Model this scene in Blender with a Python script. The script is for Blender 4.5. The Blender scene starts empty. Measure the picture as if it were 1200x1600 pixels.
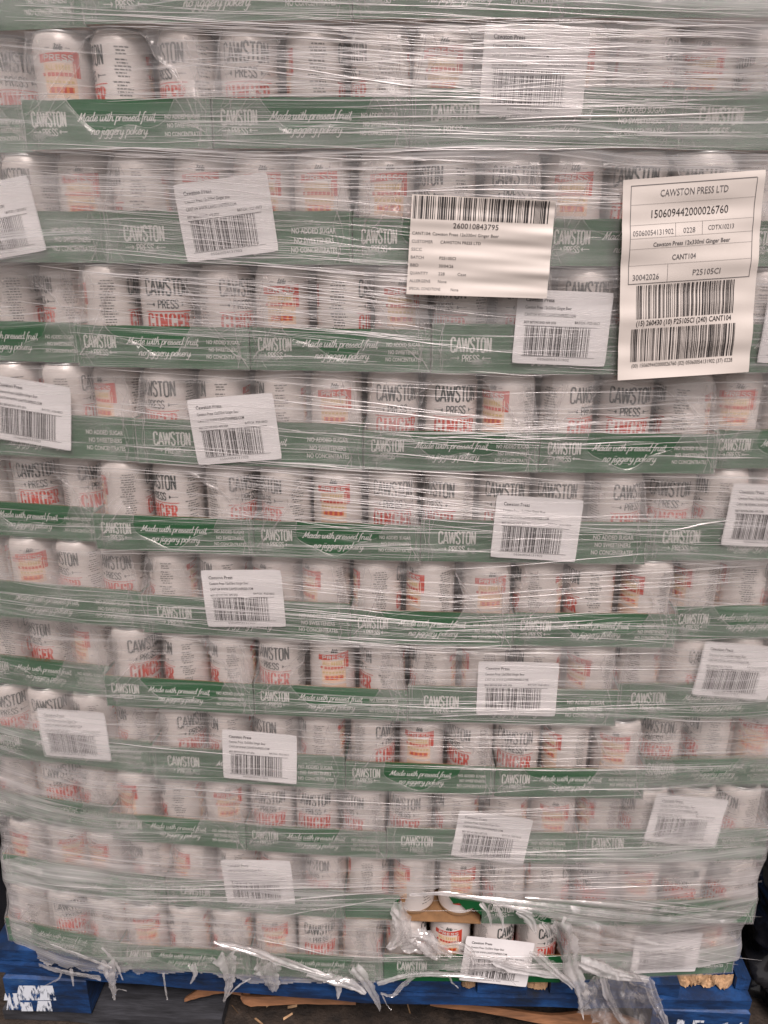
import bpy, math, random
import numpy as np
from mathutils import Matrix, Vector

random.seed(7)
RNG = np.random.default_rng(11)
SC = bpy.context.scene
COL = SC.collection

# ------------------------------------------------------------------ camera
Z0 = 0.147                     # top of the pallet deck
F_PX = 1208.5
CAM = (0.02385, -0.8579, 1.0328 + Z0)
YAW, PITCH, ROLL = math.radians(-2.477), math.radians(19.33), math.radians(0.25)


def cam_axes():
    cy, sy = math.cos(YAW), math.sin(YAW)
    w = Vector((sy * math.cos(PITCH), cy * math.cos(PITCH), -math.sin(PITCH)))
    r0 = Vector((cy, -sy, 0))
    u0 = r0.cross(w)
    r = math.cos(ROLL) * r0 + math.sin(ROLL) * u0
    u = -math.sin(ROLL) * r0 + math.cos(ROLL) * u0
    return r, u, w


RX, UX, WX = cam_axes()
cd = bpy.data.cameras.new('camera')
cam = bpy.data.objects.new('camera', cd)
COL.objects.link(cam)
m = Matrix((RX, UX, -WX)).transposed().to_4x4()
m.translation = Vector(CAM)
cam.matrix_world = m
cd.sensor_fit = 'VERTICAL'
cd.sensor_height = 24.0
cd.lens = F_PX / 1600 * 24.0
cd.clip_start = 0.02
cd.clip_end = 200
SC.camera = cam

# ------------------------------------------------------------------ light
SUN_EL, SUN_AZ = math.radians(58), math.radians(12)     # from the front, a little to the right
wd = bpy.data.worlds.new('World')
SC.world = wd
wd.use_nodes = True
nt = wd.node_tree
bgn = nt.nodes['Background']
sky = nt.nodes.new('ShaderNodeTexSky')
sky.sky_type = 'NISHITA'
sky.sun_disc = False
sky.sun_elevation = SUN_EL
sky.sun_rotation = math.pi - SUN_AZ
sky.air_density = 1.0
sky.dust_density = 1.5
sky.ozone_density = 0.6
hs = nt.nodes.new('ShaderNodeHueSaturation')            # overcast: little colour left in the sky
hs.inputs['Saturation'].default_value = 0.12
nt.links.new(sky.outputs[0], hs.inputs['Color'])
tint = nt.nodes.new('ShaderNodeMix')                     # warm tint multiplied over the sky colour
tint.data_type = 'RGBA'
tint.blend_type = 'MULTIPLY'
tint.inputs['Factor'].default_value = 1
tint.inputs[7].default_value = (1.0, .915, .895, 1)
nt.links.new(hs.outputs[0], tint.inputs[6])
nt.links.new(tint.outputs[2], bgn.inputs['Color'])
bgn.inputs['Strength'].default_value = 0.085

sl = bpy.data.lights.new('sun', 'SUN')
sl.energy = 2.8
sl.angle = math.radians(22)
sl.color = (1.0, 0.895, 0.875)
sun = bpy.data.objects.new('sun', sl)
COL.objects.link(sun)
sd = Vector((math.sin(SUN_AZ) * math.cos(SUN_EL), -math.cos(SUN_AZ) * math.cos(SUN_EL), math.sin(SUN_EL)))
sun.rotation_euler = sd.to_track_quat('Z', 'Y').to_euler()
sun.location = (0.3, -2, 4)

SC.view_settings.view_transform = 'Standard'
SC.view_settings.look = 'None'
SC.view_settings.exposure = 0.36
SC.view_settings.gamma = 1.0
SC.render.engine = 'CYCLES'
SC.cycles.use_denoising = True
SC.cycles.max_bounces = 8
SC.cycles.transparent_max_bounces = 24
SC.cycles.transmission_bounces = 6
SC.cycles.diffuse_bounces = 3
SC.cycles.glossy_bounces = 3
SC.cycles.sample_clamp_indirect = 6.0

# ------------------------------------------------------------------ helpers
C = 0.0665          # can pitch
H = 0.11207         # layer height
WALL = 0.047        # tray wall height


def recess(x, z=1.0):
    """how far back the load's front stands at x (the stack bulges; its bottom layer has its own line)"""
    x = np.asarray(x, float)
    up = np.interp(x, [-0.60, -0.5, -0.4, -0.25, -0.1, 0.05, 0.2, 0.35, 0.45, 0.56],
                   [0.042, 0.026, 0.012, 0.002, -0.004, -0.007, -0.005, 0.000, 0.006, 0.018])
    lo = np.interp(x, [-0.60, -0.5, -0.4, -0.2, 0.0, 0.2, 0.3, 0.5, 0.56], [0.030, 0.010, -0.004, -0.008, -0.009, -0.004, 0.004, 0.026, 0.032])
    k = np.clip((np.asarray(z, float) - Z0 - .7 * H) / (.8 * H), 0, 1)
    return lo * (1 - k) + up * k


def film_y(x, z=1.0):
    x = np.asarray(x, float)
    return recess(x, z) - 0.0105 + 0.010 * np.clip((np.abs(x) - 0.45) / 0.13, 0, 1) ** 2


def ray(px, py):
    d = RX * ((px - 600) / F_PX) + UX * ((800 - py) / F_PX) + WX
    return d


def at(px, py, y=None, lift=0.0):
    """point of the load's front (or of the plane y) seen at photo pixel px, py"""
    d = ray(px, py)
    yy = 0.0 if y is None else y
    p = None
    for _ in range(6):
        t = (yy - CAM[1]) / d.y
        p = Vector(CAM) + d * t
        if y is not None:
            break
        yy = float(film_y(p.x, p.z)) - lift
    return p


def to_px(p):
    d = Vector(p) - Vector(CAM)
    return 600 + F_PX * d.dot(RX) / d.dot(WX), 800 - F_PX * d.dot(UX) / d.dot(WX)


def lattice(h, w, seed):
    return np.random.default_rng(seed).random((h, w))


def vnoise(u, v, seed=0, n=64):
    """smooth value noise, u and v arrays in lattice units"""
    g = lattice(n, n, seed)
    u0 = np.floor(u).astype(int)
    v0 = np.floor(v).astype(int)
    fu = u - u0
    fv = v - v0
    fu = fu * fu * (3 - 2 * fu)
    fv = fv * fv * (3 - 2 * fv)
    a = g[v0 % n, u0 % n]
    b = g[v0 % n, (u0 + 1) % n]
    c = g[(v0 + 1) % n, u0 % n]
    d = g[(v0 + 1) % n, (u0 + 1) % n]
    return (a * (1 - fu) + b * fu) * (1 - fv) + (c * (1 - fu) + d * fu) * fv


class MB:
    """collects faces with material slots, builds ONE mesh"""
    def __init__(self):
        self.v, self.f, self.m = [], [], []

    def add(self, verts, faces, mat=0):
        o = len(self.v)
        self.v += [tuple(p) for p in verts]
        self.f += [tuple(i + o for i in q) for q in faces]
        self.m += [mat] * len(faces)

    def quad(self, a, b, c, d, mat=0):
        self.add([a, b, c, d], [(0, 1, 2, 3)], mat)

    def box(self, x0, x1, y0, y1, z0, z1, mat=0):
        v = [(x0, y0, z0), (x1, y0, z0), (x1, y1, z0), (x0, y1, z0),
             (x0, y0, z1), (x1, y0, z1), (x1, y1, z1), (x0, y1, z1)]
        self.add(v, [(0, 3, 2, 1), (4, 5, 6, 7), (0, 1, 5, 4), (1, 2, 6, 5), (2, 3, 7, 6), (3, 0, 4, 7)], mat)

    def tube(self, pts, r, mat=0, n=6, flat=1.0):
        pts = [Vector(p) for p in pts]
        vs, fs = [], []
        for i, p in enumerate(pts):
            t = (pts[min(i + 1, len(pts) - 1)] - pts[max(i - 1, 0)]).normalized()
            a = t.cross(Vector((0, 1, 0)))
            if a.length < 1e-4:
                a = Vector((0, 0, 1))
            a.normalize()
            b = t.cross(a).normalized()
            rr = r[i] if isinstance(r, (list, tuple)) else r
            for k in range(n):
                q = 2 * math.pi * k / n
                vs.append(p + a * (rr * math.cos(q)) + b * (rr * flat * math.sin(q)))
        for i in range(len(pts) - 1):
            for k in range(n):
                fs.append((i * n + k, i * n + (k + 1) % n, (i + 1) * n + (k + 1) % n, (i + 1) * n + k))
        self.add(vs, fs, mat)

    def build(self, name, mats, parent=None, smooth=False, link=True):
        me = bpy.data.meshes.new(name)
        me.from_pydata(self.v, [], self.f)
        for mt in (mats if isinstance(mats, (list, tuple)) else [mats]):
            me.materials.append(mt)
        me.polygons.foreach_set('material_index', self.m)
        if smooth:
            me.polygons.foreach_set('use_smooth', [True] * len(me.polygons))
        me.update()
        ob = bpy.data.objects.new(name, me)
        if link:
            COL.objects.link(ob)
        if parent:
            ob.parent = parent
        return ob


def lathe(mb, prof, n=40, mat=0, x=0.0, y=0.0):
    vs = [(x + r * math.sin(2 * math.pi * k / n), y - r * math.cos(2 * math.pi * k / n), z) for r, z in prof for k in range(n)]
    fs = []
    for i in range(len(prof) - 1):
        for k in range(n):
            fs.append((i * n + k, i * n + (k + 1) % n, (i + 1) * n + (k + 1) % n, (i + 1) * n + k))
    mb.add(vs, fs, mat)


def empty(name, loc, rz=0.0):
    o = bpy.data.objects.new(name, None)
    o.location = loc
    o.rotation_euler = (0, 0, rz)
    o.empty_display_size = 0.02
    COL.objects.link(o)
    return o


def tag(o, label, cat, group=None):
    o['label'] = label
    o['category'] = cat
    if group:
        o['group'] = group
    return o


ORD = ['top', 'second', 'third', 'fourth', 'fifth', 'sixth', 'seventh', 'eighth', 'ninth', 'tenth', 'eleventh', 'twelfth',
       'thirteenth', 'fourteenth', 'fifteenth', 'sixteenth', 'seventeenth', 'eighteenth']
NTH = ['first'] + ORD[1:]


def layer_name(r):
    return 'bottom layer' if r == 11 else ('top layer' if r == 0 else ORD[r] + ' layer down')


# ------------------------------------------------------------------ lettering
_cache = {}


def glyphs(body, bold=0.0, shear=0.0, res=2):
    """flat mesh of a line of text: cap height 1, centred on x, baseline z = 0"""
    key = (body, bold, shear, res)
    if key in _cache:
        return _cache[key]
    cu = bpy.data.curves.new('lettering', 'FONT')
    cu.body = body
    cu.size = 1.0
    cu.resolution_u = res
    cu.offset = bold
    cu.shear = shear
    ob = bpy.data.objects.new('lettering', cu)
    COL.objects.link(ob)
    dg = bpy.context.evaluated_depsgraph_get()
    dg.update()
    me = ob.evaluated_get(dg).to_mesh()
    v = np.array([p.co[:2] for p in me.vertices])
    f = [tuple(p.vertices) for p in me.polygons]
    bpy.data.objects.remove(ob)
    bpy.data.curves.remove(cu)
    if not len(v):
        v = np.zeros((0, 2))
    else:
        v[:, 0] -= (v[:, 0].min() + v[:, 0].max()) / 2
        v = v / 0.729
    _cache[key] = (v, f)
    return v, f


def put_text(mb, body, cx, z, cap, width, fn, mat, bold=0.0, shear=0.0, left=False, res=2):
    v, f = glyphs(body, bold, shear, res)
    w = v[:, 0].max() - v[:, 0].min()
    sx = width / w if width else cap
    if left:
        cx = cx + w * sx / 2
    mb.add([fn(cx + a * sx, z + b * cap) for a, b in v], f, mat)


HAND = {
    'M': ([[(-.1, .2), (.05, 0), (.2, .4), (.4, 1.75)], [(.4, 1.75), (.5, .9), (.62, .25)], [(.62, .25), (.85, 1.0), (1.15, 1.75)],
           [(1.15, 1.75), (1.12, .5), (1.25, 0), (1.5, .25)]], 1.42),
    'W': ([[(.0, 1.6), (.2, 1.75), (.2, .6), (.3, .05), (.6, .6), (.75, 1.6)], [(.75, 1.6), (.72, .5), (.85, .05), (1.15, .7), (1.3, 1.75)]], 1.3),
    'a': ([[(.7, .8), (.45, 1.0), (.14, .7), (.14, .2), (.38, 0), (.66, .4)], [(.72, .98), (.67, .3), (.82, 0), (1.02, .25)]], .95),
    'd': ([[(.7, .8), (.45, 1.0), (.14, .7), (.14, .2), (.38, 0), (.66, .4)], [(.76, 1.95), (.67, .3), (.82, 0), (1.02, .25)]], .95),
    'e': ([[(-.02, .28), (.3, .4), (.6, .72), (.42, 1.0), (.15, .7), (.15, .2), (.42, 0), (.78, .28)]], .72),
    'w': ([[(.0, .85), (.12, .95), (.12, .2), (.32, 0), (.58, .4), (.64, .95)], [(.64, .95), (.64, .2), (.82, 0), (1.08, .4), (1.12, .98), (1.32, .86)]], 1.22),
    'i': ([[(.1, .95), (.08, .2), (.22, 0), (.44, .26)], [(.14, 1.32), (.16, 1.46)]], .4),
    't': ([[(.16, 1.6), (.1, .25), (.24, 0), (.48, .26)], [(-.12, 1.06), (.42, 1.1)]], .44),
    'h': ([[(.06, 0), (.14, 1.95)], [(.1, .5), (.34, .97), (.56, .82), (.56, .2), (.7, 0), (.92, .26)]], .86),
    'p': ([[(.12, .98), (.04, -.85)], [(.1, .5), (.34, 1.0), (.64, .8), (.62, .25), (.36, 0), (.1, .2)], [(.45, .03), (.8, .22)]], .78),
    'r': ([[(.1, .98), (.08, 0)], [(.1, .55), (.28, .92), (.52, .95)], [(.08, .05), (.18, .02)]], .56),
    's': ([[(-.02, .2), (.32, 1.0), (.3, .75), (.52, .32), (.34, 0), (.06, .1)], [(.36, .01), (.68, .25)]], .62),
    'f': ([[(.02, -.75), (.16, -.2), (.24, 1.4), (.44, 1.92), (.58, 1.72)], [(-.02, .9), (.5, .96)]], .52),
    'u': ([[(.1, .95), (.08, .25), (.28, 0), (.56, .4), (.64, .95)], [(.64, .95), (.6, .2), (.76, 0), (.98, .26)]], .92),
    'n': ([[(.06, 0), (.12, .96)], [(.1, .5), (.34, .97), (.56, .82), (.56, .2), (.7, 0), (.92, .26)]], .86),
    'o': ([[(.42, 1.0), (.12, .72), (.12, .25), (.36, 0), (.64, .3), (.64, .75), (.42, 1.0)], [(.5, .92), (.85, .84)]], .78),
    'j': ([[(.2, .95), (.12, -.5), (-.08, -.85), (-.3, -.6)], [(.24, 1.32), (.26, 1.46)]], .42),
    'g': ([[(.7, .8), (.45, 1.0), (.14, .7), (.14, .2), (.38, 0), (.66, .4)], [(.72, .98), (.6, -.5), (.34, -.85), (.06, -.6)], [(.62, -.1), (.95, .26)]], .9),
    'y': ([[(.1, .95), (.08, .25), (.28, 0), (.56, .4), (.64, .95)], [(.64, .95), (.55, -.5), (.3, -.85), (.02, -.6)], [(.57, -.1), (.9, .26)]], .86),
    'k': ([[(.06, 0), (.14, 1.95)], [(.6, .96), (.36, .6), (.12, .45)], [(.2, .48), (.45, .3), (.62, 0), (.86, .26)]], .8),
    ',': ([[(.12, .1), (.0, -.35)]], .3),
    ' ': ([], .42),
}


CAPS = {
    'C': ([[(.42, .76), (.40, .93), (.24, 1.0), (.08, .92), (.05, .7), (.05, .3), (.08, .08), (.24, 0), (.40, .07), (.42, .24)]], .56),
    'A': ([[(.0, 0), (.25, 1.0)], [(.25, 1.0), (.5, 0)], [(.10, .27), (.40, .27)]], .58),
    'W': ([[(.0, 1.0), (.17, 0)], [(.17, 0), (.35, .95)], [(.35, .95), (.53, 0)], [(.53, 0), (.70, 1.0)]], .80),
    'S': ([[(.40, .78), (.36, .94), (.22, 1.0), (.07, .92), (.05, .74), (.12, .60), (.32, .44), (.40, .28), (.37, .08), (.22, 0), (.06, .07), (.03, .24)]], .53),
    'T': ([[(.0, .96), (.46, .96)], [(.23, .96), (.23, 0)]], .54),
    'O': ([[(.24, 1.0), (.08, .92), (.05, .7), (.05, .3), (.08, .08), (.24, 0), (.40, .08), (.43, .3), (.43, .7), (.40, .92), (.24, 1.0)]], .57),
    'N': ([[(.06, 0), (.06, 1.0)], [(.06, 1.0), (.42, 0)], [(.42, 0), (.42, 1.0)]], .57),
    'P': ([[(.06, 0), (.06, 1.0)], [(.06, .96), (.26, .96), (.41, .88), (.41, .58), (.26, .47), (.06, .47)]], .53),
    'R': ([[(.06, 0), (.06, 1.0)], [(.06, .96), (.26, .96), (.41, .88), (.41, .60), (.26, .50), (.06, .50)], [(.24, .50), (.43, 0)]], .56),
    'E': ([[(.06, 0), (.06, 1.0)], [(.06, .95), (.38, .95)], [(.06, .5), (.34, .5)], [(.06, .05), (.38, .05)]], .50),
}
SLAB = {
    'G': ([[(.50, .74), (.44, .95), (.26, 1.0), (.10, .88), (.06, .5), (.10, .12), (.26, 0), (.42, .05), (.48, .2)], [(.48, .05), (.48, .42)], [(.32, .42), (.58, .42)]], .72),
    'I': ([[(.16, .02), (.16, .98)], [(.0, .96), (.32, .96)], [(.0, .04), (.32, .04)]], .46),
    'N': ([[(.12, 0), (.12, 1.0)], [(.12, .96), (.54, .04)], [(.54, 0), (.54, 1.0)], [(.0, .04), (.25, .04)], [(.0, .96), (.14, .96)], [(.42, .96), (.66, .96)]], .80),
    'E': ([[(.12, .02), (.12, .98)], [(.0, .95), (.46, .95)], [(.46, .95), (.46, .76)], [(.12, .5), (.34, .5)], [(.34, .62), (.34, .38)], [(.0, .05), (.48, .05)], [(.48, .05), (.48, .26)]], .62),
    'R': ([[(.12, 0), (.12, 1.0)], [(.0, .96), (.32, .96), (.47, .86), (.47, .62), (.32, .52), (.12, .52)], [(.30, .52), (.48, .04)], [(.0, .04), (.25, .04)], [(.42, .04), (.58, .04)]], .72),
    'B': ([[(.12, 0), (.12, 1.0)], [(.0, .96), (.30, .96), (.44, .86), (.44, .64), (.30, .53), (.12, .53)], [(.30, .53), (.49, .42), (.49, .14), (.32, .04), (.0, .04)]], .68),
}


def put_caps(mb, body, cx, z, cap, width, fn, mat, pen=.13, font=None, thin=None):
    """capitals drawn with an even (or, for the slab letters, two-width) pen"""
    font = font or CAPS
    tot = sum(font[c][1] for c in body) - .06
    sx = width / tot
    x = 0
    k = 0
    asp = sx / cap
    for ch in body:
        for st in font[ch][0]:
            pts = spline([(x + a, b) for a, b in st], 4)
            vs, fs = [], []
            for i, p in enumerate(pts):
                a, b = np.array(pts[max(i - 1, 0)]), np.array(pts[min(i + 1, len(pts) - 1)])
                t = (b - a) * np.array([asp, 1])
                t = t / (np.linalg.norm(t) + 1e-9)
                w = pen if thin is None else thin + (pen - thin) * abs(t[1]) ** 1.5
                nn = np.array([-t[1], t[0]]) * w / 2 * cap
                for sg in (1, -1):
                    vs.append(fn(cx - width / 2 + p[0] * sx + sg * nn[0], z + p[1] * cap + sg * nn[1], .00002 * (k % 6)))
            for i in range(len(pts) - 1):
                fs.append((2 * i, 2 * i + 1, 2 * i + 3, 2 * i + 2))
            mb.add(vs, fs, mat)
            k += 1
        x += font[ch][1]


def spline(pts, n=4):
    if len(pts) < 3:
        return pts
    P = [pts[0]] + list(pts) + [pts[-1]]
    out = []
    for i in range(1, len(P) - 2):
        p0, p1, p2, p3 = [np.array(P[i + k]) for k in (-1, 0, 1, 2)]
        for k in range(n):
            t = k / n
            out.append(tuple(.5 * ((2 * p1) + (p2 - p0) * t + (2 * p0 - 5 * p1 + 4 * p2 - p3) * t * t + (3 * p1 - p0 - 3 * p2 + p3) * t ** 3)))
    out.append(tuple(pts[-1]))
    return out


def put_hand(mb, body, cx, z, xh, width, fn, mat, pen=.21):
    """cursive lettering, drawn stroke by stroke; fn takes (x, z, lift)"""
    x = 0.0
    strokes = []
    for ch in body:
        g, adv = HAND[ch]
        for s in g:
            strokes.append([(x + a + .32 * b, b) for a, b in spline(s)])
        x += adv
    sx = width / x
    for k, s in enumerate(strokes):
        vs, fs = [], []
        for i, p in enumerate(s):
            a = np.array(s[max(i - 1, 0)])
            b = np.array(s[min(i + 1, len(s) - 1)])
            t = (b - a) / (np.linalg.norm(b - a) + 1e-9)
            w = pen * (0.62 + .38 * abs(t[1]))
            nn = np.array([-t[1], t[0]]) * w / 2
            for q in (np.array(p) + nn, np.array(p) - nn):
                vs.append(fn(cx - width / 2 + q[0] * sx, z + q[1] * xh, .00003 * (k % 5)))
        for i in range(len(s) - 1):
            fs.append((2 * i, 2 * i + 1, 2 * i + 3, 2 * i + 2))
        mb.add(vs, fs, mat)


def bars(mb, x0, x1, z0, z1, fn, mat, seed, n=46):
    """a run of barcode bars"""
    r = random.Random(seed)
    ws = [r.choice((1, 1, 1, 2, 2, 3, 4)) for _ in range(2 * n + 1)]
    tot = sum(ws)
    x = 0
    for i, w in enumerate(ws):
        if i % 2 == 0:
            a, b = x0 + (x1 - x0) * x / tot, x0 + (x1 - x0) * (x + w) / tot
            nz = 6
            for k in range(nz):
                za, zb = z0 + (z1 - z0) * k / nz, z0 + (z1 - z0) * (k + 1) / nz
                mb.quad(fn(a, za), fn(b, za), fn(b, zb), fn(a, zb), mat)
        x += w


# ------------------------------------------------------------------ materials
def new_mat(name):
    mt = bpy.data.materials.new(name)
    mt.use_nodes = True
    return mt, mt.node_tree, mt.node_tree.nodes['Principled BSDF']


def plain(name, col, rough=.5, metal=0.0, var=0.0, vscale=30.0, bump=0.0, bscale=200.0, spec=.5, stretch=(1, 1, 1)):
    mt, t, p = new_mat(name)
    p.inputs['Base Color'].default_value = (*col, 1)
    p.inputs['Roughness'].default_value = rough
    p.inputs['Metallic'].default_value = metal
    p.inputs['Specular IOR Level'].default_value = spec
    tc = t.nodes.new('ShaderNodeTexCoord')
    mp = t.nodes.new('ShaderNodeMapping')
    mp.inputs['Scale'].default_value = stretch
    t.links.new(tc.outputs['Object'], mp.inputs['Vector'])
    if var:
        n = t.nodes.new('ShaderNodeTexNoise')
        n.inputs['Scale'].default_value = vscale
        n.inputs['Detail'].default_value = 5
        t.links.new(mp.outputs[0], n.inputs['Vector'])
        r = t.nodes.new('ShaderNodeMapRange')
        r.inputs['To Min'].default_value = 1 - var
        r.inputs['To Max'].default_value = 1 + var
        r.inputs['From Min'].default_value = .3
        r.inputs['From Max'].default_value = .7
        t.links.new(n.outputs[0], r.inputs['Value'])
        mx = t.nodes.new('ShaderNodeMix')
        mx.data_type = 'RGBA'
        mx.blend_type = 'MULTIPLY'
        mx.inputs['Factor'].default_value = 1
        mx.inputs[6].default_value = (*col, 1)
        t.links.new(r.outputs[0], mx.inputs[7])
        t.links.new(mx.outputs[2], p.inputs['Base Color'])
    if bump:
        n = t.nodes.new('ShaderNodeTexNoise')
        n.inputs['Scale'].default_value = bscale
        n.inputs['Detail'].default_value = 4
        t.links.new(mp.outputs[0], n.inputs['Vector'])
        b = t.nodes.new('ShaderNodeBump')
        b.inputs['Strength'].default_value = bump
        b.inputs['Distance'].default_value = .002
        t.links.new(n.outputs[0], b.inputs['Height'])
        t.links.new(b.outputs[0], p.inputs['Normal'])
    return mt


M = {}
M['green'] = plain('green_carton', (.005, .100, .027), .42, var=.15, vscale=18, bump=.08, bscale=300)
M['print'] = plain('white_print', (.66, .67, .63), .5)
M['kraft'] = plain('kraft_card', (.25, .135, .06), .8, var=.25, vscale=60, bump=.2)
M['can'] = plain('can_white', (.72, .665, .63), .36, metal=.15, var=.05, vscale=40)
M['ink'] = plain('can_dark_ink', (.055, .065, .062), .45)
M['text'] = plain('can_small_print', (.13, .13, .12), .5)
M['red'] = plain('can_red', (.56, .060, .035), .4)
M['orange'] = plain('can_orange', (.75, .24, .05), .4)
M['gold'] = plain('can_gold', (.62, .45, .20), .4)
M['peach'] = plain('can_peach', (.78, .58, .44), .4)
M['alu'] = plain('aluminium', (.72, .72, .71), .28, metal=1.0)
M['paper'] = plain('label_paper', (.80, .775, .77), .45, var=.03, vscale=25)
M['cream'] = plain('pallet_label_paper', (.76, .69, .63), .55, var=.05, vscale=14)
M['black'] = plain('black_ink', (.035, .03, .03), .5)
M['grey'] = plain('grey_ink', (.14, .13, .13), .5)
M['blackfilm'] = plain('black_plastic', (.012, .012, .014), .16, bump=.6, bscale=26)
M['wood'] = plain('split_wood', (.22, .10, .045), .7, var=.35, vscale=30, bump=.5, bscale=60, stretch=(1, 6, 6))
M['rawwood'] = plain('raw_wood', (.42, .26, .14), .75, var=.35, vscale=70, bump=.7, bscale=90)


def film_mat(name, haze, glint_streak=1.0, tint=(.90, .875, .87), gloss=.06, rough=.2, bump=.5, attr=False, fine=(1.7, 30, 430), blur=0.0, seed=0.0):
    """clear plastic film: lets light through, milky where thick, wrinkle highlights painted in as whitish streaks, glossy"""
    mt = bpy.data.materials.new(name)
    mt.use_nodes = True
    t = mt.node_tree
    t.nodes.clear()
    N = t.nodes.new
    L = t.links.new

    def math_(op, a, b=None, clamp=False):
        n = N('ShaderNodeMath')
        n.operation = op
        n.use_clamp = clamp
        for i, q in enumerate((a, b)):
            if q is None:
                continue
            if isinstance(q, (int, float)):
                n.inputs[i].default_value = q
            else:
                L(q, n.inputs[i])
        return n.outputs[0]

    def rng(v, a, b, c, d):
        n = N('ShaderNodeMapRange')
        for k, q in zip(('From Min', 'From Max', 'To Min', 'To Max'), (a, b, c, d)):
            n.inputs[k].default_value = q
        L(v, n.inputs['Value'])
        return n.outputs[0]

    out = N('ShaderNodeOutputMaterial')
    tc = N('ShaderNodeTexCoord')
    # slow warp, so that the stretch lines wander and run in different directions
    wn = N('ShaderNodeTexNoise')
    wn.inputs['Scale'].default_value = 3.2
    wn.inputs['Detail'].default_value = 1
    L(tc.outputs['Object'], wn.inputs['Vector'])
    sub = N('ShaderNodeVectorMath')
    sub.operation = 'SUBTRACT'
    sub.inputs[1].default_value = (.5, .5, .5)
    L(wn.outputs['Color'], sub.inputs[0])
    mul = N('ShaderNodeVectorMath')
    mul.operation = 'MULTIPLY'
    mul.inputs[1].default_value = (.0, .0, .055)
    L(sub.outputs[0], mul.inputs[0])
    add = N('ShaderNodeVectorMath')
    L(tc.outputs['Object'], add.inputs[0])
    L(mul.outputs[0], add.inputs[1])

    def noise(scale, detail=3, rgh=.6, ofs=0.0, rot=0.0):
        mp = N('ShaderNodeMapping')
        mp.inputs['Scale'].default_value = scale
        mp.inputs['Location'].default_value = (ofs + seed, ofs, ofs)
        mp.inputs['Rotation'].default_value = (0, rot, 0)
        L(add.outputs[0], mp.inputs['Vector'])
        n = N('ShaderNodeTexNoise')
        n.inputs['Scale'].default_value = 1
        n.inputs['Detail'].default_value = detail
        n.inputs['Roughness'].default_value = rgh
        L(mp.outputs[0], n.inputs['Vector'])
        return n.outputs[0]

    n1 = noise(fine, 3, .65, 0, .03)
    n2 = noise((fine[0] * .8, fine[1], fine[2] * .28), 3, .6, 7, -.02)
    n3 = noise((5, 5, 14), 3, .6, 3)
    n4 = noise((fine[0] * 1.5, fine[1], fine[2] * .9), 2, .5, 17, .05)
    if attr:
        at_ = N('ShaderNodeAttribute')
        at_.attribute_name = 'haze'
        hz = at_.outputs['Fac']
    else:
        v = N('ShaderNodeValue')
        v.outputs[0].default_value = haze
        hz = v.outputs[0]
    mod = math_('MULTIPLY', rng(n2, .3, .72, .55, 1.55), rng(n3, .3, .7, .35, 1.65))
    base = math_('MULTIPLY', hz, mod)
    s1 = rng(n1, .56, .80, 0, .60 * glint_streak)  # highlights on the wrinkles, put in as white opacity
    s2 = rng(n4, .58, .78, 0, .46 * glint_streak)
    s3 = math_('MULTIPLY', s1, rng(n3, .35, .65, .25, 1.2))
    s = math_('ADD', s3, s2)
    op = math_('ADD', base, s, clamp=True)
    op = math_('MINIMUM', op, .85)
    bm = N('ShaderNodeBump')
    bm.inputs['Strength'].default_value = bump
    bm.inputs['Distance'].default_value = .0012
    hsum = math_('ADD', math_('MULTIPLY', n1, .5), n2)
    L(hsum, bm.inputs['Height'])
    tr = N('ShaderNodeBsdfTransparent')
    tr.inputs[0].default_value = (.985, .98, .975, 1)
    clear = tr.outputs[0]
    if blur:
        rf = N('ShaderNodeBsdfRefraction')
        rf.inputs['Color'].default_value = (.97, .96, .95, 1)
        rf.inputs['Roughness'].default_value = .20
        rf.inputs['IOR'].default_value = 1.12
        L(bm.outputs[0], rf.inputs['Normal'])
        bx = N('ShaderNodeMixShader')
        L(math_('MULTIPLY', rng(n3, .35, .7, .35, 1.35), rng(hz, .02, .25, .16, .85), clamp=True), bx.inputs[0])
        L(clear, bx.inputs[1])
        L(rf.outputs[0], bx.inputs[2])
        clear = bx.outputs[0]
    df = N('ShaderNodeBsdfDiffuse')
    df.inputs[0].default_value = (*tint, 1)
    tl = N('ShaderNodeBsdfTranslucent')
    tl.inputs[0].default_value = (*tint, 1)
    mk = N('ShaderNodeMixShader')
    mk.inputs[0].default_value = .35
    L(df.outputs[0], mk.inputs[1])
    L(tl.outputs[0], mk.inputs[2])
    m1 = N('ShaderNodeMixShader')
    L(op, m1.inputs[0])
    L(clear, m1.inputs[1])
    L(mk.outputs[0], m1.inputs[2])
    gl = N('ShaderNodeBsdfGlossy')
    gl.inputs['Color'].default_value = (1, .97, .95, 1)
    gl.inputs['Roughness'].default_value = rough
    L(bm.outputs[0], gl.inputs['Normal'])
    m2 = N('ShaderNodeMixShader')
    L(math_('ADD', math_('MULTIPLY', s, .35), gloss, clamp=True), m2.inputs[0])
    L(m1.outputs[0], m2.inputs[1])
    L(gl.outputs[0], m2.inputs[2])
    L(m2.outputs[0], out.inputs['Surface'])
    return mt


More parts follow.
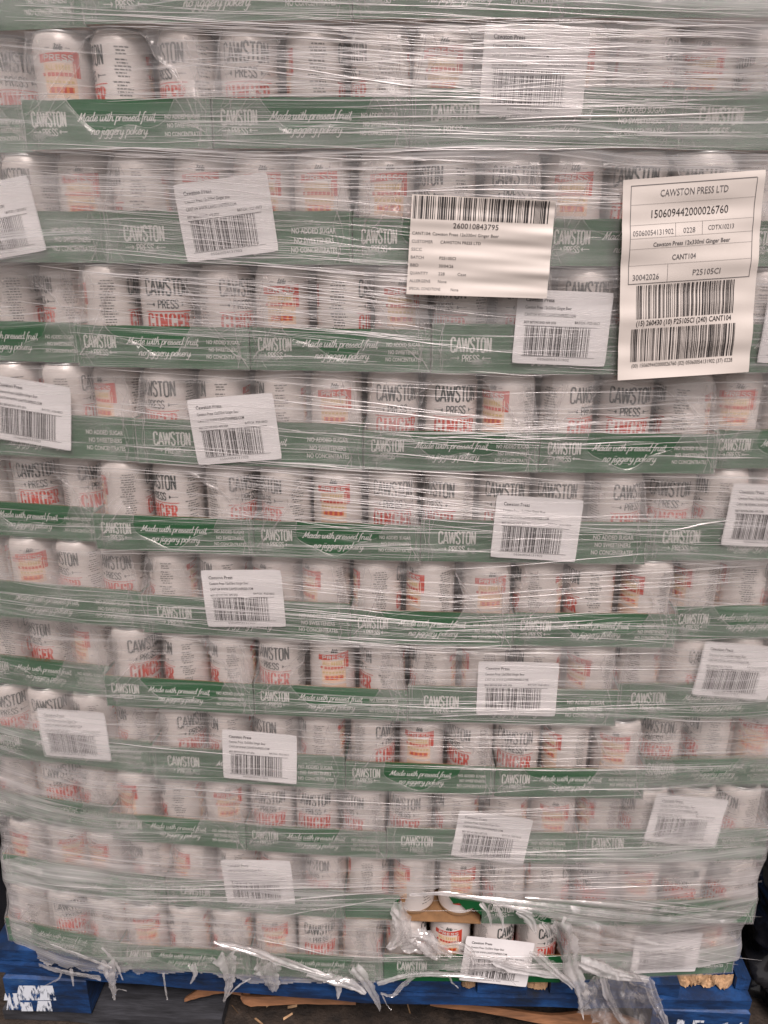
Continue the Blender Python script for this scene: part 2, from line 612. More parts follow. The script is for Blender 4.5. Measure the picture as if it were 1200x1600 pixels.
M['wrap'] = film_mat('stretch_film', .15, 1.0, attr=True, blur=.34)
M['crease'] = film_mat('stretch_film_crease_glint', .66, .4, gloss=.24, rough=.22, bump=.3)  # folds whitened so that their glints are in the colour
M['torn'] = film_mat('torn_film', .11, .8, gloss=.10, rough=.2, bump=.9, fine=(30, 30, 60))
M['white_torn'] = film_mat('bunched_film', .40, .8, gloss=.16, rough=.16, bump=.9, fine=(40, 40, 80))
M['silver'] = film_mat('crumpled_clear_film', .16, 1.2, gloss=.24, rough=.13, bump=1.0, fine=(26, 26, 40))
M['shrinkfilm'] = film_mat('tray_shrink_film', .14, .40, gloss=.05, rough=.18, bump=.5, fine=(22, 22, 60), seed=5)
M['shrinkseam'] = film_mat('shrink_film_crease', .26, .3, gloss=.10, rough=.2, bump=.3, fine=(40, 40, 60))


def paint_blue():
    mt, t, p = new_mat('worn_blue_paint')
    tc = t.nodes.new('ShaderNodeTexCoord')
    mp = t.nodes.new('ShaderNodeMapping')
    mp.inputs['Scale'].default_value = (1, 1, 3)
    t.links.new(tc.outputs['Object'], mp.inputs['Vector'])
    n = t.nodes.new('ShaderNodeTexNoise')
    n.inputs['Scale'].default_value = 9
    n.inputs['Detail'].default_value = 8
    n.inputs['Roughness'].default_value = .7
    t.links.new(mp.outputs[0], n.inputs['Vector'])
    r = t.nodes.new('ShaderNodeValToRGB')
    e = r.color_ramp.elements
    e[0].position, e[0].color = .33, (.008, .012, .018, 1)
    e[1].position, e[1].color = .48, (.006, .026, .085, 1)
    q = e.new(.60)
    q.color = (.010, .058, .19, 1)
    q = e.new(.74)
    q.color = (.07, .13, .20, 1)
    t.links.new(n.outputs[0], r.inputs[0])
    t.links.new(r.outputs[0], p.inputs['Base Color'])
    p.inputs['Roughness'].default_value = .55
    n2 = t.nodes.new('ShaderNodeTexNoise')
    n2.inputs['Scale'].default_value = 60
    n2.inputs['Detail'].default_value = 6
    t.links.new(mp.outputs[0], n2.inputs['Vector'])
    b = t.nodes.new('ShaderNodeBump')
    b.inputs['Strength'].default_value = .5
    b.inputs['Distance'].default_value = .002
    t.links.new(n2.outputs[0], b.inputs['Height'])
    t.links.new(b.outputs[0], p.inputs['Normal'])
    return mt


M['blue'] = paint_blue()


def ground_mat():
    mt, t, p = new_mat('dirty_ground')
    tc = t.nodes.new('ShaderNodeTexCoord')
    n = t.nodes.new('ShaderNodeTexNoise')
    n.inputs['Scale'].default_value = 28
    n.inputs['Detail'].default_value = 9
    n.inputs['Roughness'].default_value = .72
    t.links.new(tc.outputs['Object'], n.inputs['Vector'])
    r = t.nodes.new('ShaderNodeValToRGB')
    e = r.color_ramp.elements
    e[0].position, e[0].color = .36, (.012, .009, .007, 1)
    e[1].position, e[1].color = .62, (.055, .038, .027, 1)
    q = e.new(.75)
    q.color = (.16, .12, .09, 1)
    t.links.new(n.outputs[0], r.inputs[0])
    t.links.new(r.outputs[0], p.inputs['Base Color'])
    p.inputs['Roughness'].default_value = .7
    b = t.nodes.new('ShaderNodeBump')
    b.inputs['Strength'].default_value = .9
    b.inputs['Distance'].default_value = .012
    t.links.new(n.outputs[0], b.inputs['Height'])
    t.links.new(b.outputs[0], p.inputs['Normal'])
    return mt


M['ground'] = ground_mat()
M['dirty'] = plain('dirty_dark_board', (.035, .036, .042), .7, var=.5, vscale=22, bump=.4, bscale=70, stretch=(1, 5, 5))


def white_paint():
    """worn white stencil paint, rubbed away in streaks"""
    mt, t, p = new_mat('worn_white_paint')
    out = t.nodes['Material Output']
    tc = t.nodes.new('ShaderNodeTexCoord')
    mp = t.nodes.new('ShaderNodeMapping')
    mp.inputs['Scale'].default_value = (190, 60, 60)
    t.links.new(tc.outputs['Object'], mp.inputs['Vector'])
    n = t.nodes.new('ShaderNodeTexNoise')
    n.inputs['Scale'].default_value = 1
    n.inputs['Detail'].default_value = 4
    t.links.new(mp.outputs[0], n.inputs['Vector'])
    r = t.nodes.new('ShaderNodeMapRange')
    r.inputs['From Min'].default_value = .40
    r.inputs['From Max'].default_value = .52
    t.links.new(n.outputs[0], r.inputs['Value'])
    p.inputs['Base Color'].default_value = (.66, .70, .76, 1)
    p.inputs['Roughness'].default_value = .6
    tr = t.nodes.new('ShaderNodeBsdfTransparent')
    mx = t.nodes.new('ShaderNodeMixShader')
    t.links.new(r.outputs[0], mx.inputs[0])
    t.links.new(tr.outputs[0], mx.inputs[1])
    t.links.new(p.outputs[0], mx.inputs[2])
    t.links.new(mx.outputs[0], out.inputs['Surface'])
    return mt


M['stencil'] = white_paint()

# ------------------------------------------------------------------ ground
gm = MB()
gm.quad((-30, -30, 0), (30, -30, 0), (30, 30, 0), (-30, 30, 0))
g = gm.build('ground', M['ground'])
g['kind'] = 'structure'

# ------------------------------------------------------------------ pallet
def pal_front(x):
    return float(np.interp(x, [-.62, -.3, 0, .3, .55], [.020, .004, -.006, .003, .012]))


def rough_box(mb, x0, x1, y0, y1, z0, z1, mat=0, nx=10, jag=.0015, seed=0):
    """a sawn board: a box with slightly uneven long edges"""
    r = random.Random(seed)
    secs = []
    for i in range(nx + 1):
        x = x0 + (x1 - x0) * i / nx
        j = [r.uniform(-jag, jag) for _ in range(6)]
        secs.append([(x, y0 + j[0], z0 + j[1]), (x, y0 + j[2], z1 + j[3]), (x, y1, z1 + j[4]), (x, y1, z0 + j[5])])
    vs = [p for s in secs for p in s]
    fs = [(0, 1, 2, 3), tuple(nx * 4 + k for k in (3, 2, 1, 0))]
    for i in range(nx):
        for k in range(4):
            fs.append((i * 4 + k, (i + 1) * 4 + k, (i + 1) * 4 + (k + 1) % 4, i * 4 + (k + 1) % 4))
    mb.add(vs, fs, mat)


pal = empty('pallet', (0, 0.5, 0))
tag(pal, 'worn blue wooden pallet under the wrapped load of drinks cans', 'pallet')


def pal_part(mb, name, mats):
    ob = mb.build(name, mats, pal)
    ob.location = (0, -0.5, 0)
    return ob


DT = Z0 - 0.002
edges = [-.622, -.531, -.42, -.30, -.18, -.05, .105, .128, .203, .236, .345, .428, .515, .537]
for i in range(len(edges) - 1):
    a, b = edges[i] + .0012, edges[i + 1] - .0012
    yf = pal_front((a + b) / 2)
    mb = MB()
    if i == len(edges) - 2:
        yf += .012
    broken = i in (6, 8)
    if i in (6, 8):
        yf += .002
    if i == 11:                                   # the board whose painted end has splintered away
        rough_box(mb, a, b, yf + .022, .98, Z0 - .024, DT, seed=i, nx=6)
    elif broken:
        rough_box(mb, a, b, yf + .010, .98, Z0 - .024, DT, seed=i, nx=6)
    else:
        rough_box(mb, a, b, yf, .98, Z0 - .024, DT, seed=i, nx=6)
    ob = pal_part(mb, 'deck_board', M['blue'])
    if broken or i == 11:
        sp = MB()
        r = random.Random(40 + i)
        yy = yf + (.022 if i == 11 else .010)
        dep = .014 if i == 11 else .007
        gx, gz = (46 if i == 11 else 14), 9
        vs, fs = [], []
        for jz in range(gz + 1):
            for ix in range(gx + 1):
                u, v = ix / gx, jz / gz
                k = vnoise(np.array([u * (9 if i == 11 else 4) + i]), np.array([v * 1.6 + i]), 71)[0] * .6 + vnoise(np.array([u * 34 + i]), np.array([v * 2.5]), 72)[0] * .4
                k = round(k * 5) / 5 * .75 + k * .25
                e = min(1, 6 * u, 6 * (1 - u))
                vs.append((a + (b - a) * u, yy - dep * k * e * (1 - .5 * v) - .001, Z0 - .0235 + .021 * v + r.uniform(-.001, .001)))
        for jz in range(gz):
            for ix in range(gx):
                q = jz * (gx + 1) + ix
                fs.append((q, q + 1, q + gx + 2, q + gx + 1))
        sp.add(vs, fs)
        so = pal_part(sp, 'splinters', M['rawwood'])
        so['label'] = 'pale splintered wood where the paint broke off'
for yb in (0.0, .42, .84):
    mb = MB()
    if yb == 0.0:
        n = 24
        r = random.Random(3)
        vs, fs = [], []
        for i in range(n + 1):
            x = -.622 + 1.157 * i / n
            yf = pal_front(x) - .004 + r.uniform(-.0012, .0012)
            zz = r.uniform(-.001, .001)
            vs += [(x, yf, Z0 - .0455 + zz), (x, yf - .001, Z0 - .0265), (x, yf + .10, Z0 - .0265), (x, yf + .10, Z0 - .0455)]
        for i in range(n):
            for k in range(4):
                fs.append((i * 4 + k, (i + 1) * 4 + k, (i + 1) * 4 + (k + 1) % 4, i * 4 + (k + 1) % 4))
        fs += [(0, 1, 2, 3), tuple(n * 4 + k for k in (3, 2, 1, 0))]
        mb.add(vs, fs)
    else:
        rough_box(mb, -.598, .598, yb, yb + .1, Z0 - .0455, Z0 - .0265, seed=9)
    pal_part(mb, 'stringer_board', M['blue'])


def block(x0, x1, y0, y1):
    mb = MB()
    b = .004
    z0, z1 = .0245, Z0 - .0475
    ring = lambda z, i: [(x0 + i, y0 + i, z), (x1 - i, y0 + i, z), (x1 - i, y1 - i, z), (x0 + i, y1 - i, z)]
    vs = ring(z0, b) + ring(z0 + b, 0) + ring(z1 - b, 0) + ring(z1, b)
    fs = [(3, 2, 1, 0), (12, 13, 14, 15)]
    for i in range(3):
        for k in range(4):
            fs.append((i * 4 + k, i * 4 + (k + 1) % 4, (i + 1) * 4 + (k + 1) % 4, (i + 1) * 4 + k))
    mb.add(vs, fs)
    return mb


yL = pal_front(-.53) - .006
for (x0, x1, yf) in ((-.604, -.472, yL), (-.07, .07, .40), (.392, .536, pal_front(.46) - .004), (-.604, -.472, .85), (.392, .536, .85), (-.07, .07, .85)):
    ob = pal_part(block(x0, x1, yf, yf + .10), 'block', M['blue'])
    if yf == yL:
        st = MB()                                  # the smeared white stencil on the corner block
        for (a, b, c, d) in ((27, 85, 1540, 1552), (6, 88, 1552, 1563), (10, 34, 1563, 1578), (28, 52, 1566, 1580), (57, 82, 1564, 1580)):
            P = [at(u, v, yf - .001) for u, v in ((a, d), (b, d), (b - 3, c), (a + 2, c))]
            st.quad(*P)
        so = st.build('stencil_mark', M['stencil'], ob)
    if x0 == .392 and yf < .5:
        st = MB()
        fn = lambda x, z: (x, yf - .001, z)
        put_text(st, '1', .436, .058, .022, .011, fn, 0, bold=.03)
        put_text(st, 'F', .462, .058, .022, .016, fn, 0, bold=.03)
        st.quad(fn(0.484, 0.063), fn(0.488, 0.059), fn(0.506, 0.077), fn(0.502, 0.078))
        st.quad(fn(0.480, 0.070), fn(0.484, 0.070), fn(0.489, 0.061), fn(0.485, 0.061))
        st.quad(fn(0.514, 0.058), fn(0.518, 0.058), fn(0.528, 0.079), fn(0.524, 0.079))
        so = st.build('stencil_mark', M['stencil'], ob)
for (a, b, y0, y1) in ((-.618, -.266, .014, .13), (.39, .537, .012, .12), (-.618, .537, .44, .54), (-.618, .537, .85, .95)):
    mb = MB()
    rough_box(mb, a, b, y0, y1, .002, .0225, seed=int(a * 100) + 70)
    pal_part(mb, 'bottom_board', M['dirty'])


def sliver(name, pts, wid, label, thick=.006, lean=.4):
    """a split length of wood: pts are (x, y, z)"""
    mb = MB()
    pts = [Vector(p) for p in spline([tuple(p) for p in pts], 5)]
    n = len(pts)
    vs, fs = [], []
    for i, p in enumerate(pts):
        w = np.interp(i / (n - 1), np.linspace(0, 1, len(wid)), wid)
        j = random.uniform(-.0008, .0008)
        up = Vector((0, lean, 1)).normalized() * (w / 2)
        bk = Vector((0, thick, -thick * lean))
        vs += [p - up + Vector((0, 0, j)), p + up, p + up + bk, p - up + bk]
    for i in range(n - 1):
        for k in range(4):
            fs.append((i * 4 + k, (i + 1) * 4 + k, (i + 1) * 4 + (k + 1) % 4, i * 4 + (k + 1) % 4))
    fs += [(0, 1, 2, 3), tuple((n - 1) * 4 + k for k in (3, 2, 1, 0))]
    mb.add(vs, fs)
    return tag(mb.build(name, M['wood'], smooth=False), label, 'wood scrap', 'split wood under the pallet')


pp = lambda x, y, d: tuple(at(x, y, d))
sliver('wood_sliver', [pp(288, 1563, .03), pp(320, 1549, .03), pp(355, 1543, .03), pp(390, 1556, .03)], [.004, .016, .018, .008],
       'curved brown wood sliver arching under the pallet left of the middle')
sliver('wood_sliver', [pp(376, 1558, .022), pp(392, 1565, .022), pp(460, 1563, .022), pp(556, 1566, .022)], [.006, .015, .012, .008],
       'short straight brown wood sliver beside the arched one')
sliver('wood_sliver', [pp(672, 1570, .02), pp(760, 1578, .02), pp(860, 1594, .02), pp(940, 1592, .02), pp(1010, 1610, .02)], [.003, .010, .014, .024, .018],
       'long tapering brown wood sliver under the torn wrap')
dirt = MB()
rd = random.Random(4)
for k in range(60):
    x, y = rd.uniform(-.35, .4), rd.uniform(-.05, .20)
    a = rd.uniform(0, 3.14)
    l, w = rd.uniform(.006, .028), rd.uniform(.002, .005)
    dx, dy = math.cos(a) * l, math.sin(a) * l
    z = .002
    dirt.add([(x, y, z), (x + dx, y + dy, z + .003), (x + dx - dy * w / l, y + dy + dx * w / l, z + .005), (x - dy * w / l, y + dx * w / l, z + .003)], [(0, 1, 2, 3)], 0)
dob = dirt.build('wood_chips', M['rawwood'])
dob['kind'] = 'stuff'
dob['label'] = 'small splinters and wood chips scattered on the dirty ground'

# ------------------------------------------------------------------ cans
RC = .0299


def make_can():
    mb = MB()
    n = 44
    lathe(mb, [(.0235, .0012), (.0250, .0), (.0262, .0012), (.0286, .0055), (RC, .0105)], n, 1)
    lathe(mb, [(RC, .0105), (RC, .094), (.0297, .0962), (.0291, .0990), (.0281, .1022), (.0264, .1052), (.0255, .1066)], n, 0)
    lathe(mb, [(.0255, .1066), (.0261, .1074), (.0263, .1088), (.0257, .1095), (.0246, .1092), (.0238, .1050), (.001, .1046)], n, 1)
    lathe(mb, [(.0235, .0012), (.016, .0085), (.001, .0105)], n, 1)

    def cyl(az, lift=.00022):
        a0 = math.radians(az)
        return lambda u, v, l=0.0: ((RC + lift + l) * math.sin(a0 + u / RC), -(RC + lift + l) * math.cos(a0 + u / RC), v)

    def patch(az, u0, u1, v0, v1, mat, lift=.00012):
        f = cyl(az, lift)
        k = max(1, int((u1 - u0) / .004))
        for i in range(k):
            a, b = u0 + (u1 - u0) * i / k, u0 + (u1 - u0) * (i + 1) / k
            mb.quad(f(a, v0), f(b, v0), f(b, v1), f(a, v1), mat)
    # 2 ink 3 red 4 small text 5 peach 6 orange 7 gold 8 print white
    f = cyl(0)
    put_caps(mb, 'CAWSTON', 0, .0770, .0175, .0500, f, 2, pen=.115)
    put_caps(mb, 'PRESS', 0, .0632, .0090, .0225, f, 2, pen=.15)
    for s in (-1, 1):
        patch(0, *(sorted((s * .0155, s * .0262))), .0670, .0677, 2)
        fu = s * .0155
        mb.add([f(fu, .0650), f(fu + s * .0025, .0673), f(fu, .0697), f(fu - s * .0008, .0673)], [(0, 1, 2, 3)], 2)
    patch(0, -.0270, .0270, .0592, .0602, 3)
    put_caps(mb, 'GINGER', 0, .0385, .0190, .0500, f, 3, pen=.155, font=SLAB, thin=.045)
    put_caps(mb, 'BEER', 0, .0170, .0170, .0420, f, 3, pen=.155, font=SLAB, thin=.045)
    # two blocks of small print, either side of the name
    r = random.Random(5)
    for az, wmax in ((84, .017), (266, .018)):
        z = .0915
        fa = cyl(az)
        while z > .020:
            wd_ = wmax * r.uniform(.55, 1.0)
            u = -wd_ / 2 + r.uniform(-.0015, .0015)
            end = u + wd_
            while u < end:
                w = r.uniform(.0012, .0048)
                mb.quad(fa(u, z), fa(min(u + w, end), z), fa(min(u + w, end), z + .00135), fa(u, z + .00135), 4)
                u += w + .0008
            z -= .0030 if r.random() > .12 else .0052
    # the picture side: cursive word, red banner, coloured lines
    az = 175
    fp = cyl(az)
    put_hand(mb, 'We', 0, .0905, .0030, .0090, fp, 2, pen=.3)
    for s in (-1, 1):
        patch(az, *(sorted((s * .0075, s * .0125))), .0922, .0928, 2)
    patch(az, -.0160, .0160, .0470, .0790, 5, .00010)
    bn = cyl(az, .00016)
    k = 9
    for i in range(k):                                                     # banner, a little higher at its right end
        a, b = -.0205 + .041 * i / k, -.0205 + .041 * (i + 1) / k
        sa, sb = .0008 * (i / k) * 4, .0008 * ((i + 1) / k) * 4
        mb.quad(bn(a, .0790 + sa), bn(b, .0790 + sb), bn(b, .0868 + sb), bn(a, .0868 + sa), 3)
    put_caps(mb, 'PRESS', 0, .0812, .0050, .0300, cyl(az, .0003), 8, pen=.2)
    patch(az, .0135, .0205, .0660, .0822, 3, .00018)
    put_text(mb, 'ALL', -.010, .0726, .0050, .0095, cyl(az, .0003), 7, bold=.02)
    for i in range(5):
        patch(az, -.0035 + i * .0030, -.0015 + i * .0030, .0726, .0774, 7, .0002)
    patch(az, -.0180, -.0150, .0672, .0702, 3, .0002)
    for i in range(6):
        patch(az, -.0125 + i * .0042, -.0090 + i * .0042, .0668, .0704, 3, .0002)
    for i in range(7):
        patch(az, -.0150 + i * .0042, -.0120 + i * .0042, .0605, .0630, 7, .0002)
    patch(az, -.0125, .0125, .0515, .0572, 6, .0002)
    for i in range(4):
        patch(az, -.0105 + i * .0060, -.0070 + i * .0060, .0518, .0570, 3, .00026)
    patch(az, -.0165, .0165, .0300, .0440, 5, .00012)
    patch(az, -.0120, .0120, .0250, .0285, 3, .0002)
    return mb


CAN_MATS = [M['can'], M['alu'], M['ink'], M['red'], M['text'], M['peach'], M['orange'], M['gold'], M['print']]
can0 = make_can().build('drinks_can', CAN_MATS, smooth=False, link=False)
sm = [p.material_index in (0, 1) for p in can0.data.polygons]
can0.data.polygons.foreach_set('use_smooth', sm)

ANG = {'F': 0, 'l': -18, 'L': -46, 'R': 46, 'A': -84, 'a': -115, 'P': -175, 'p': -218, 'B': 92}
LOOK = {'F': 'with name facing out', 'l': 'with name turned slightly left', 'L': 'showing its name\'s end',
        'R': 'showing its name\'s start', 'A': 'turned to grey small print', 'P': 'turned to its red picture',
        'p': 'with red picture turned left', 'B': 'turned to plain small print'}

B1 = [-.3110, -.3880, -.3133, -.3617, -.3033, -.3687, -.3199, -.3808, -.3262, -.3998, -.3266, -.4031]
CODE = ['PABF PAFB PFA BPL FAB', 'BPF PAL FBA PPPB PARB', 'BALP APPP PLF PFF ABP', 'BBA BFR PBP LFFA PABP', 'BABp lAAP FFp RFA PLB',
        'AFR BLR LPF LFFR FAPB', 'APLl AApp BpP AAp pBA', 'BLp RAA lPA ABAp ARPB', 'FFAA RALA RPL lpP lAP', 'AFA pAP FFL lAAP pABL',
        'pPpA pApL BPBA', 'AFA PAA PFB BPRR ABFP']
CODE[10] = 'pPpA pApL BpP ABl PlL'

# ------------------------------------------------------------------ trays
LONG, SHORT = 4 * C, 3 * C


def tray_print(mb, w, long_, fn):
    """white lettering on the front wall; fn(x, z, lift), x from the left end"""
    if long_:
        put_caps(mb, 'CAWSTON', .0425, .0230, .0150, .0440, fn, 1, pen=.125)
        put_caps(mb, 'PRESS', .0425, .0125, .0072, .0190, fn, 1, pen=.14)
        ar = ((.0205, .0295), (.0555, .0645))
        put_hand(mb, 'Made with pressed fruit,', .1330, .0265, .0046, .0900, fn, 1)
        put_hand(mb, 'no jiggery pokery', .1330, .0130, .0046, .0660, fn, 1)
        for i, s in enumerate(('NO ADDED SUGAR', 'NO SWEETENERS', 'NO CONCENTRATES')):
            put_text(mb, s, .2250, .0310 - i * .0095, .0055, (.047, .042, .049)[i], fn, 1, bold=.025)
        zc = .0160
    else:
        put_caps(mb, 'CAWSTON', .0275, .0215, .0135, .0370, fn, 1, pen=.125)
        put_caps(mb, 'PRESS', .0275, .0130, .0064, .0165, fn, 1, pen=.14)
        ar = ((.0090, .0170), (.0380, .0460))
        put_hand(mb, 'Made with pressed fruit,', .1000, .0260, .0044, .0830, fn, 1)
        put_hand(mb, 'no jiggery pokery', .1010, .0135, .0044, .0600, fn, 1)
        for i, s in enumerate(('NO ADDED SUGAR', 'NO SWEETENERS', 'NO CONCENTRATES')):
            put_text(mb, s, .1690, .0275 - i * .0080, .0043, (.037, .033, .039)[i], fn, 1, bold=.025)
        zc = .0160
    for a, b in ar:
        mb.quad(fn(a, zc), fn(b, zc), fn(b, zc + .0008), fn(a, zc + .0008), 1)
    for (a, b), s in zip(ar, (1, -1)):
        e = b if s == 1 else a
        mb.add([fn(e - .0012 * s, zc - .0018), fn(e + .001 * s, zc + .0004), fn(e - .0012 * s, zc + .0026)], [(0, 1, 2)], 1)


def make_carton(long_, torn=False):
    w, d = (LONG, SHORT) if long_ else (SHORT, LONG)
    w -= .0012
    t = .0012
    h = .053 if long_ else .046
    mb = MB()
    X0 = -w / 2
    fn = lambda x, z, l=0.0: (X0 + x, -.00035 - l, z)
    # walls (0 outside green, 2 kraft inside and base)
    if torn:
        edge = [(.0, .047), (.02, .046), (.05, .047), (.078, .047), (.081, .041), (.077, .033), (.083, .026), (.078, .018), (.083, .010), (.079, .0)]
        mb.add([fn(x, z, -.0003) for x, z in edge] + [fn(0, 0, -.0003)], [tuple(range(len(edge))) + (len(edge),)], 0)
        mb.add([(X0 + x, t, z) for x, z in edge] + [(X0, t, 0)], [tuple(reversed(range(len(edge) + 1)))], 2)
        mb.add([fn(.0815, .040, -.0003), (X0 + .088, .004, .036), (X0 + .086, .003, .020), fn(.0835, .018, -.0003)], [(0, 1, 2, 3)], 2)
        # a last scrap of the wall further along
        sc_ = [(.150, .047), (.199, .047), (.199, .015), (.186, .028), (.176, .024), (.166, .036), (.158, .034)]
        mb.add([fn(x, z, -.0003) for x, z in sc_], [tuple(reversed(range(len(sc_))))], 0)
        mb.add([(X0 + x, t, z) for x, z in sc_], [tuple(range(len(sc_)))], 2)
    else:
        n = 14
        r = random.Random(8 if long_ else 2)
        top = [h + r.uniform(-.0005, .0005) for _ in range(n + 1)]
        for i in range(n):
            a, b = X0 + w * i / n, X0 + w * (i + 1) / n
            mb.quad((a, 0, 0), (b, 0, 0), (b, 0, top[i + 1]), (a, 0, top[i]), 0)
            mb.quad((b, t, .001), (a, t, .001), (a, t, top[i]), (b, t, top[i + 1]), 2)
            mb.quad((a, 0, top[i]), (b, 0, top[i + 1]), (b, t, top[i + 1]), (a, t, top[i]), 2)
        tray_print(mb, w, long_, fn)
    for s in (-1, 1):
        x = s * w / 2
        q = [(x, 0, 0), (x, d, 0), (x, d, h), (x, 0, h)]
        mb.add(q, [(0, 1, 2, 3) if s > 0 else (3, 2, 1, 0)], 0)
        x -= s * t
        mb.add([(x, t, .001), (x, d, .001), (x, d, h), (x, t, h)], [(3, 2, 1, 0) if s > 0 else (0, 1, 2, 3)], 2)
    mb.quad((X0, d, 0), (-X0, d, 0), (-X0, d, h), (X0, d, h), 0)
    jut = -.001 if torn else 0.0
    mb.quad((X0, jut, .0012), (-X0, jut, .0012), (-X0, d, .0012), (X0, d, .0012), 2)
    mb.quad((X0, jut, 0), (X0, d, 0), (-X0, d, 0), (-X0, jut, 0), 2)
    if torn:
        mb.quad((X0 + .08, jut, 0), (-X0, jut, 0), (-X0, jut, .0012), (X0 + .08, jut, .0012), 2)
    return mb


def make_shrink(long_, var=0):
    """the tray's own shrink film: pulled in above the tray; the short end has an open bullseye"""
    w = (LONG if long_ else SHORT)
    WALL = .053 if long_ else .046
    nx, nz = (66, 34) if long_ else (56, 34)
    x = np.linspace(-1, 1, nx)
    z = np.linspace(-.0004, .1085, nz)
    X, Z = np.meshgrid(x, z)
    k = np.clip((Z - WALL) / .06, 0, 1)
    pull = .003 + .0105 * np.clip((Z - WALL) / .055, 0, 1) ** .8
    hw = w / 2 - np.where(Z > WALL, pull - .003, 0)
    PX = X * hw
    Y = -.0019 + .0060 * np.clip((Z - WALL) / .02, 0, 1) - .0012 * np.clip((Z - .09) / .01, 0, 1)
    Y += .024 * np.clip((Z - .096) / .012, 0, 1) ** 1.5
    # rumples that run in from the corners
    cx = np.abs(X)
    ed = np.clip((cx - .45) / .55, 0, 1)
    rum = vnoise(X * 9 + 3 * Z / .1 + 20 + 5.3 * var, Z / .1 * 3.5 - cx * 5 + 30, 3 if long_ else 4)
    Y += -(rum - .5) * .0035 * ed - (vnoise(X * 4 + 40, Z / .1 * 5 + 3, 9) - .5) * .0012
    Y = np.minimum(Y, np.where(Z <= WALL + .002, -.0008, .006))
    mb = MB()
    if not long_:
        # open the bullseye: squeeze the grid away from an ellipse
        ex, ez, rx, rz = .002 - .006 * var * (-1) ** var, .058 + .002 * var, .060 - .004 * var, .047 - .0015 * var
        ang = np.arctan2((Z - ez) / rz, (PX - ex) / rx)
        rad = np.hypot((PX - ex) / rx, (Z - ez) / rz)
        wob = 1 + .10 * np.sin(3 * ang + 1 + 1.9 * var) + .06 * np.sin((7 - var) * ang + var)
        inside = rad < wob * .93
        near = (rad >= wob * .93) & (rad < wob * 1.12)
        s = np.where(near, wob / np.maximum(rad, 1e-6), 1)
        PX = np.where(near, ex + (PX - ex) * s, PX)
        Z = np.where(near & (Z > .001), np.clip(ez + (Z - ez) * s, 0, .1085), Z)
        hole = inside
    else:
        hole = np.zeros_like(X, bool)
    vs = np.stack([PX, Y, Z], -1).reshape(-1, 3)
    fs = []
    for j in range(nz - 1):
        for i in range(nx - 1):
            if hole[j, i] or hole[j + 1, i] or hole[j, i + 1] or hole[j + 1, i + 1]:
                continue
            q = j * nx + i
            fs.append((q, q + 1, q + nx + 1, q + nx))
    mb.add(vs, fs, 0)
    r = random.Random((21 if long_ else 22) + 10 * var)
    # gathered creases at the two ends, and the thickened rim of the opening
    hwf = lambda zz: w / 2 - .0105 * max(0, min(1, (zz - WALL) / .055)) ** .8
    for s in (-1, 1):
        for c in range(3):
            a = r.uniform(.0, .012)
            pts = []
            for q in range(9):
                zz = .002 + .098 * q / 8
                xx = s * (hwf(zz) - .0015 - a * abs(math.sin(q * .9 + c)) - .004 * c)
                yy = -.0026 + .006 * max(0, min(1, (zz - WALL) / .02))
                pts.append((xx, yy - .0006, zz))
            mb.tube(pts, [.0002 + .0004 * r.random() for _ in pts], 1, 5, .5)
    if not long_:
        pts = []
        for q in range(61):
            a = 2 * math.pi * q / 60
            wb = 1 + .10 * math.sin(3 * a + 1 + 1.9 * var) + .06 * math.sin((7 - var) * a + var)
            zz = min(.104, max(.004, ez + rz * wb * math.sin(a)))
            pts.append((ex + rx * wb * math.cos(a), -.0030 + .006 * max(0, min(1, (zz - WALL) / .02)), zz))
        mb.tube(pts, [.00015 + .00045 * abs(math.sin(q * .7)) ** 2 for q in range(61)], 1, 5, .5)
        for s, cnt in ((-1, 3), (1, 3)):
            for c in range(cnt):                       # folds fanning from the opening's rim to the corners
                a = (math.pi if s < 0 else 0) + r.uniform(-.9, .9)
                p0 = Vector((ex + rx * math.cos(a), 0, min(.1, max(.005, ez + rz * math.sin(a)))))
                p1 = Vector((s * (w / 2 - .004), 0, r.choice((.004, .010, .030, .050))))
                pts = []
                for q in range(6):
                    p = p0.lerp(p1, q / 5)
                    p.z += .004 * math.sin(q * 1.3 + c)
                    p.y = -.0030 + .006 * max(0, min(1, (p.z - WALL) / .02))
                    pts.append(p)
                mb.tube(pts, [.0002 + .0005 * r.random() for _ in pts], 1, 5, .4)
    return mb


carton = {True: make_carton(True).build('carton', [M['green'], M['print'], M['kraft']], link=False),
          False: make_carton(False).build('carton', [M['green'], M['print'], M['kraft']], link=False)}
carton_torn = make_carton(False, True).build('carton', [M['green'], M['print'], M['kraft']], link=False)
shrink = {(k, v): make_shrink(k, v).build('shrink_film', [M['shrinkfilm'], M['shrinkseam']], smooth=True, link=False) for k in (True, False) for v in (0, 1, 2)}

back = MB()                    # everything deeper in the load, out of the photo's reach


def back_can(x, y, z, k=14):
    prof = [(.027, .001), (RC, .0105), (RC, .094), (.0255, .1066), (.0261, .109), (.001, .109)] if k > 8 else [(RC, .001), (RC, .094), (.0268, .109), (.001, .109)]
    lathe(back, prof, k, 0, x, y)
    n = len(prof) * k
    for i in range(len(back.v) - n, len(back.v)):
        a = back.v[i]
        back.v[i] = (a[0], a[1], a[2] + z)


def back_tray(x0, x1, y0, y1, z):
    for (a, b, c, d) in ((x0, y0, x1, y0), (x1, y0, x1, y1), (x1, y1, x0, y1), (x0, y1, x0, y0)):
        back.quad((a, b, z), (c, d, z), (c, d, z + WALL), (a, b, z + WALL), 1)
    back.quad((x0, y0, z + .001), (x1, y0, z + .001), (x1, y1, z + .001), (x0, y1, z + .001), 2)


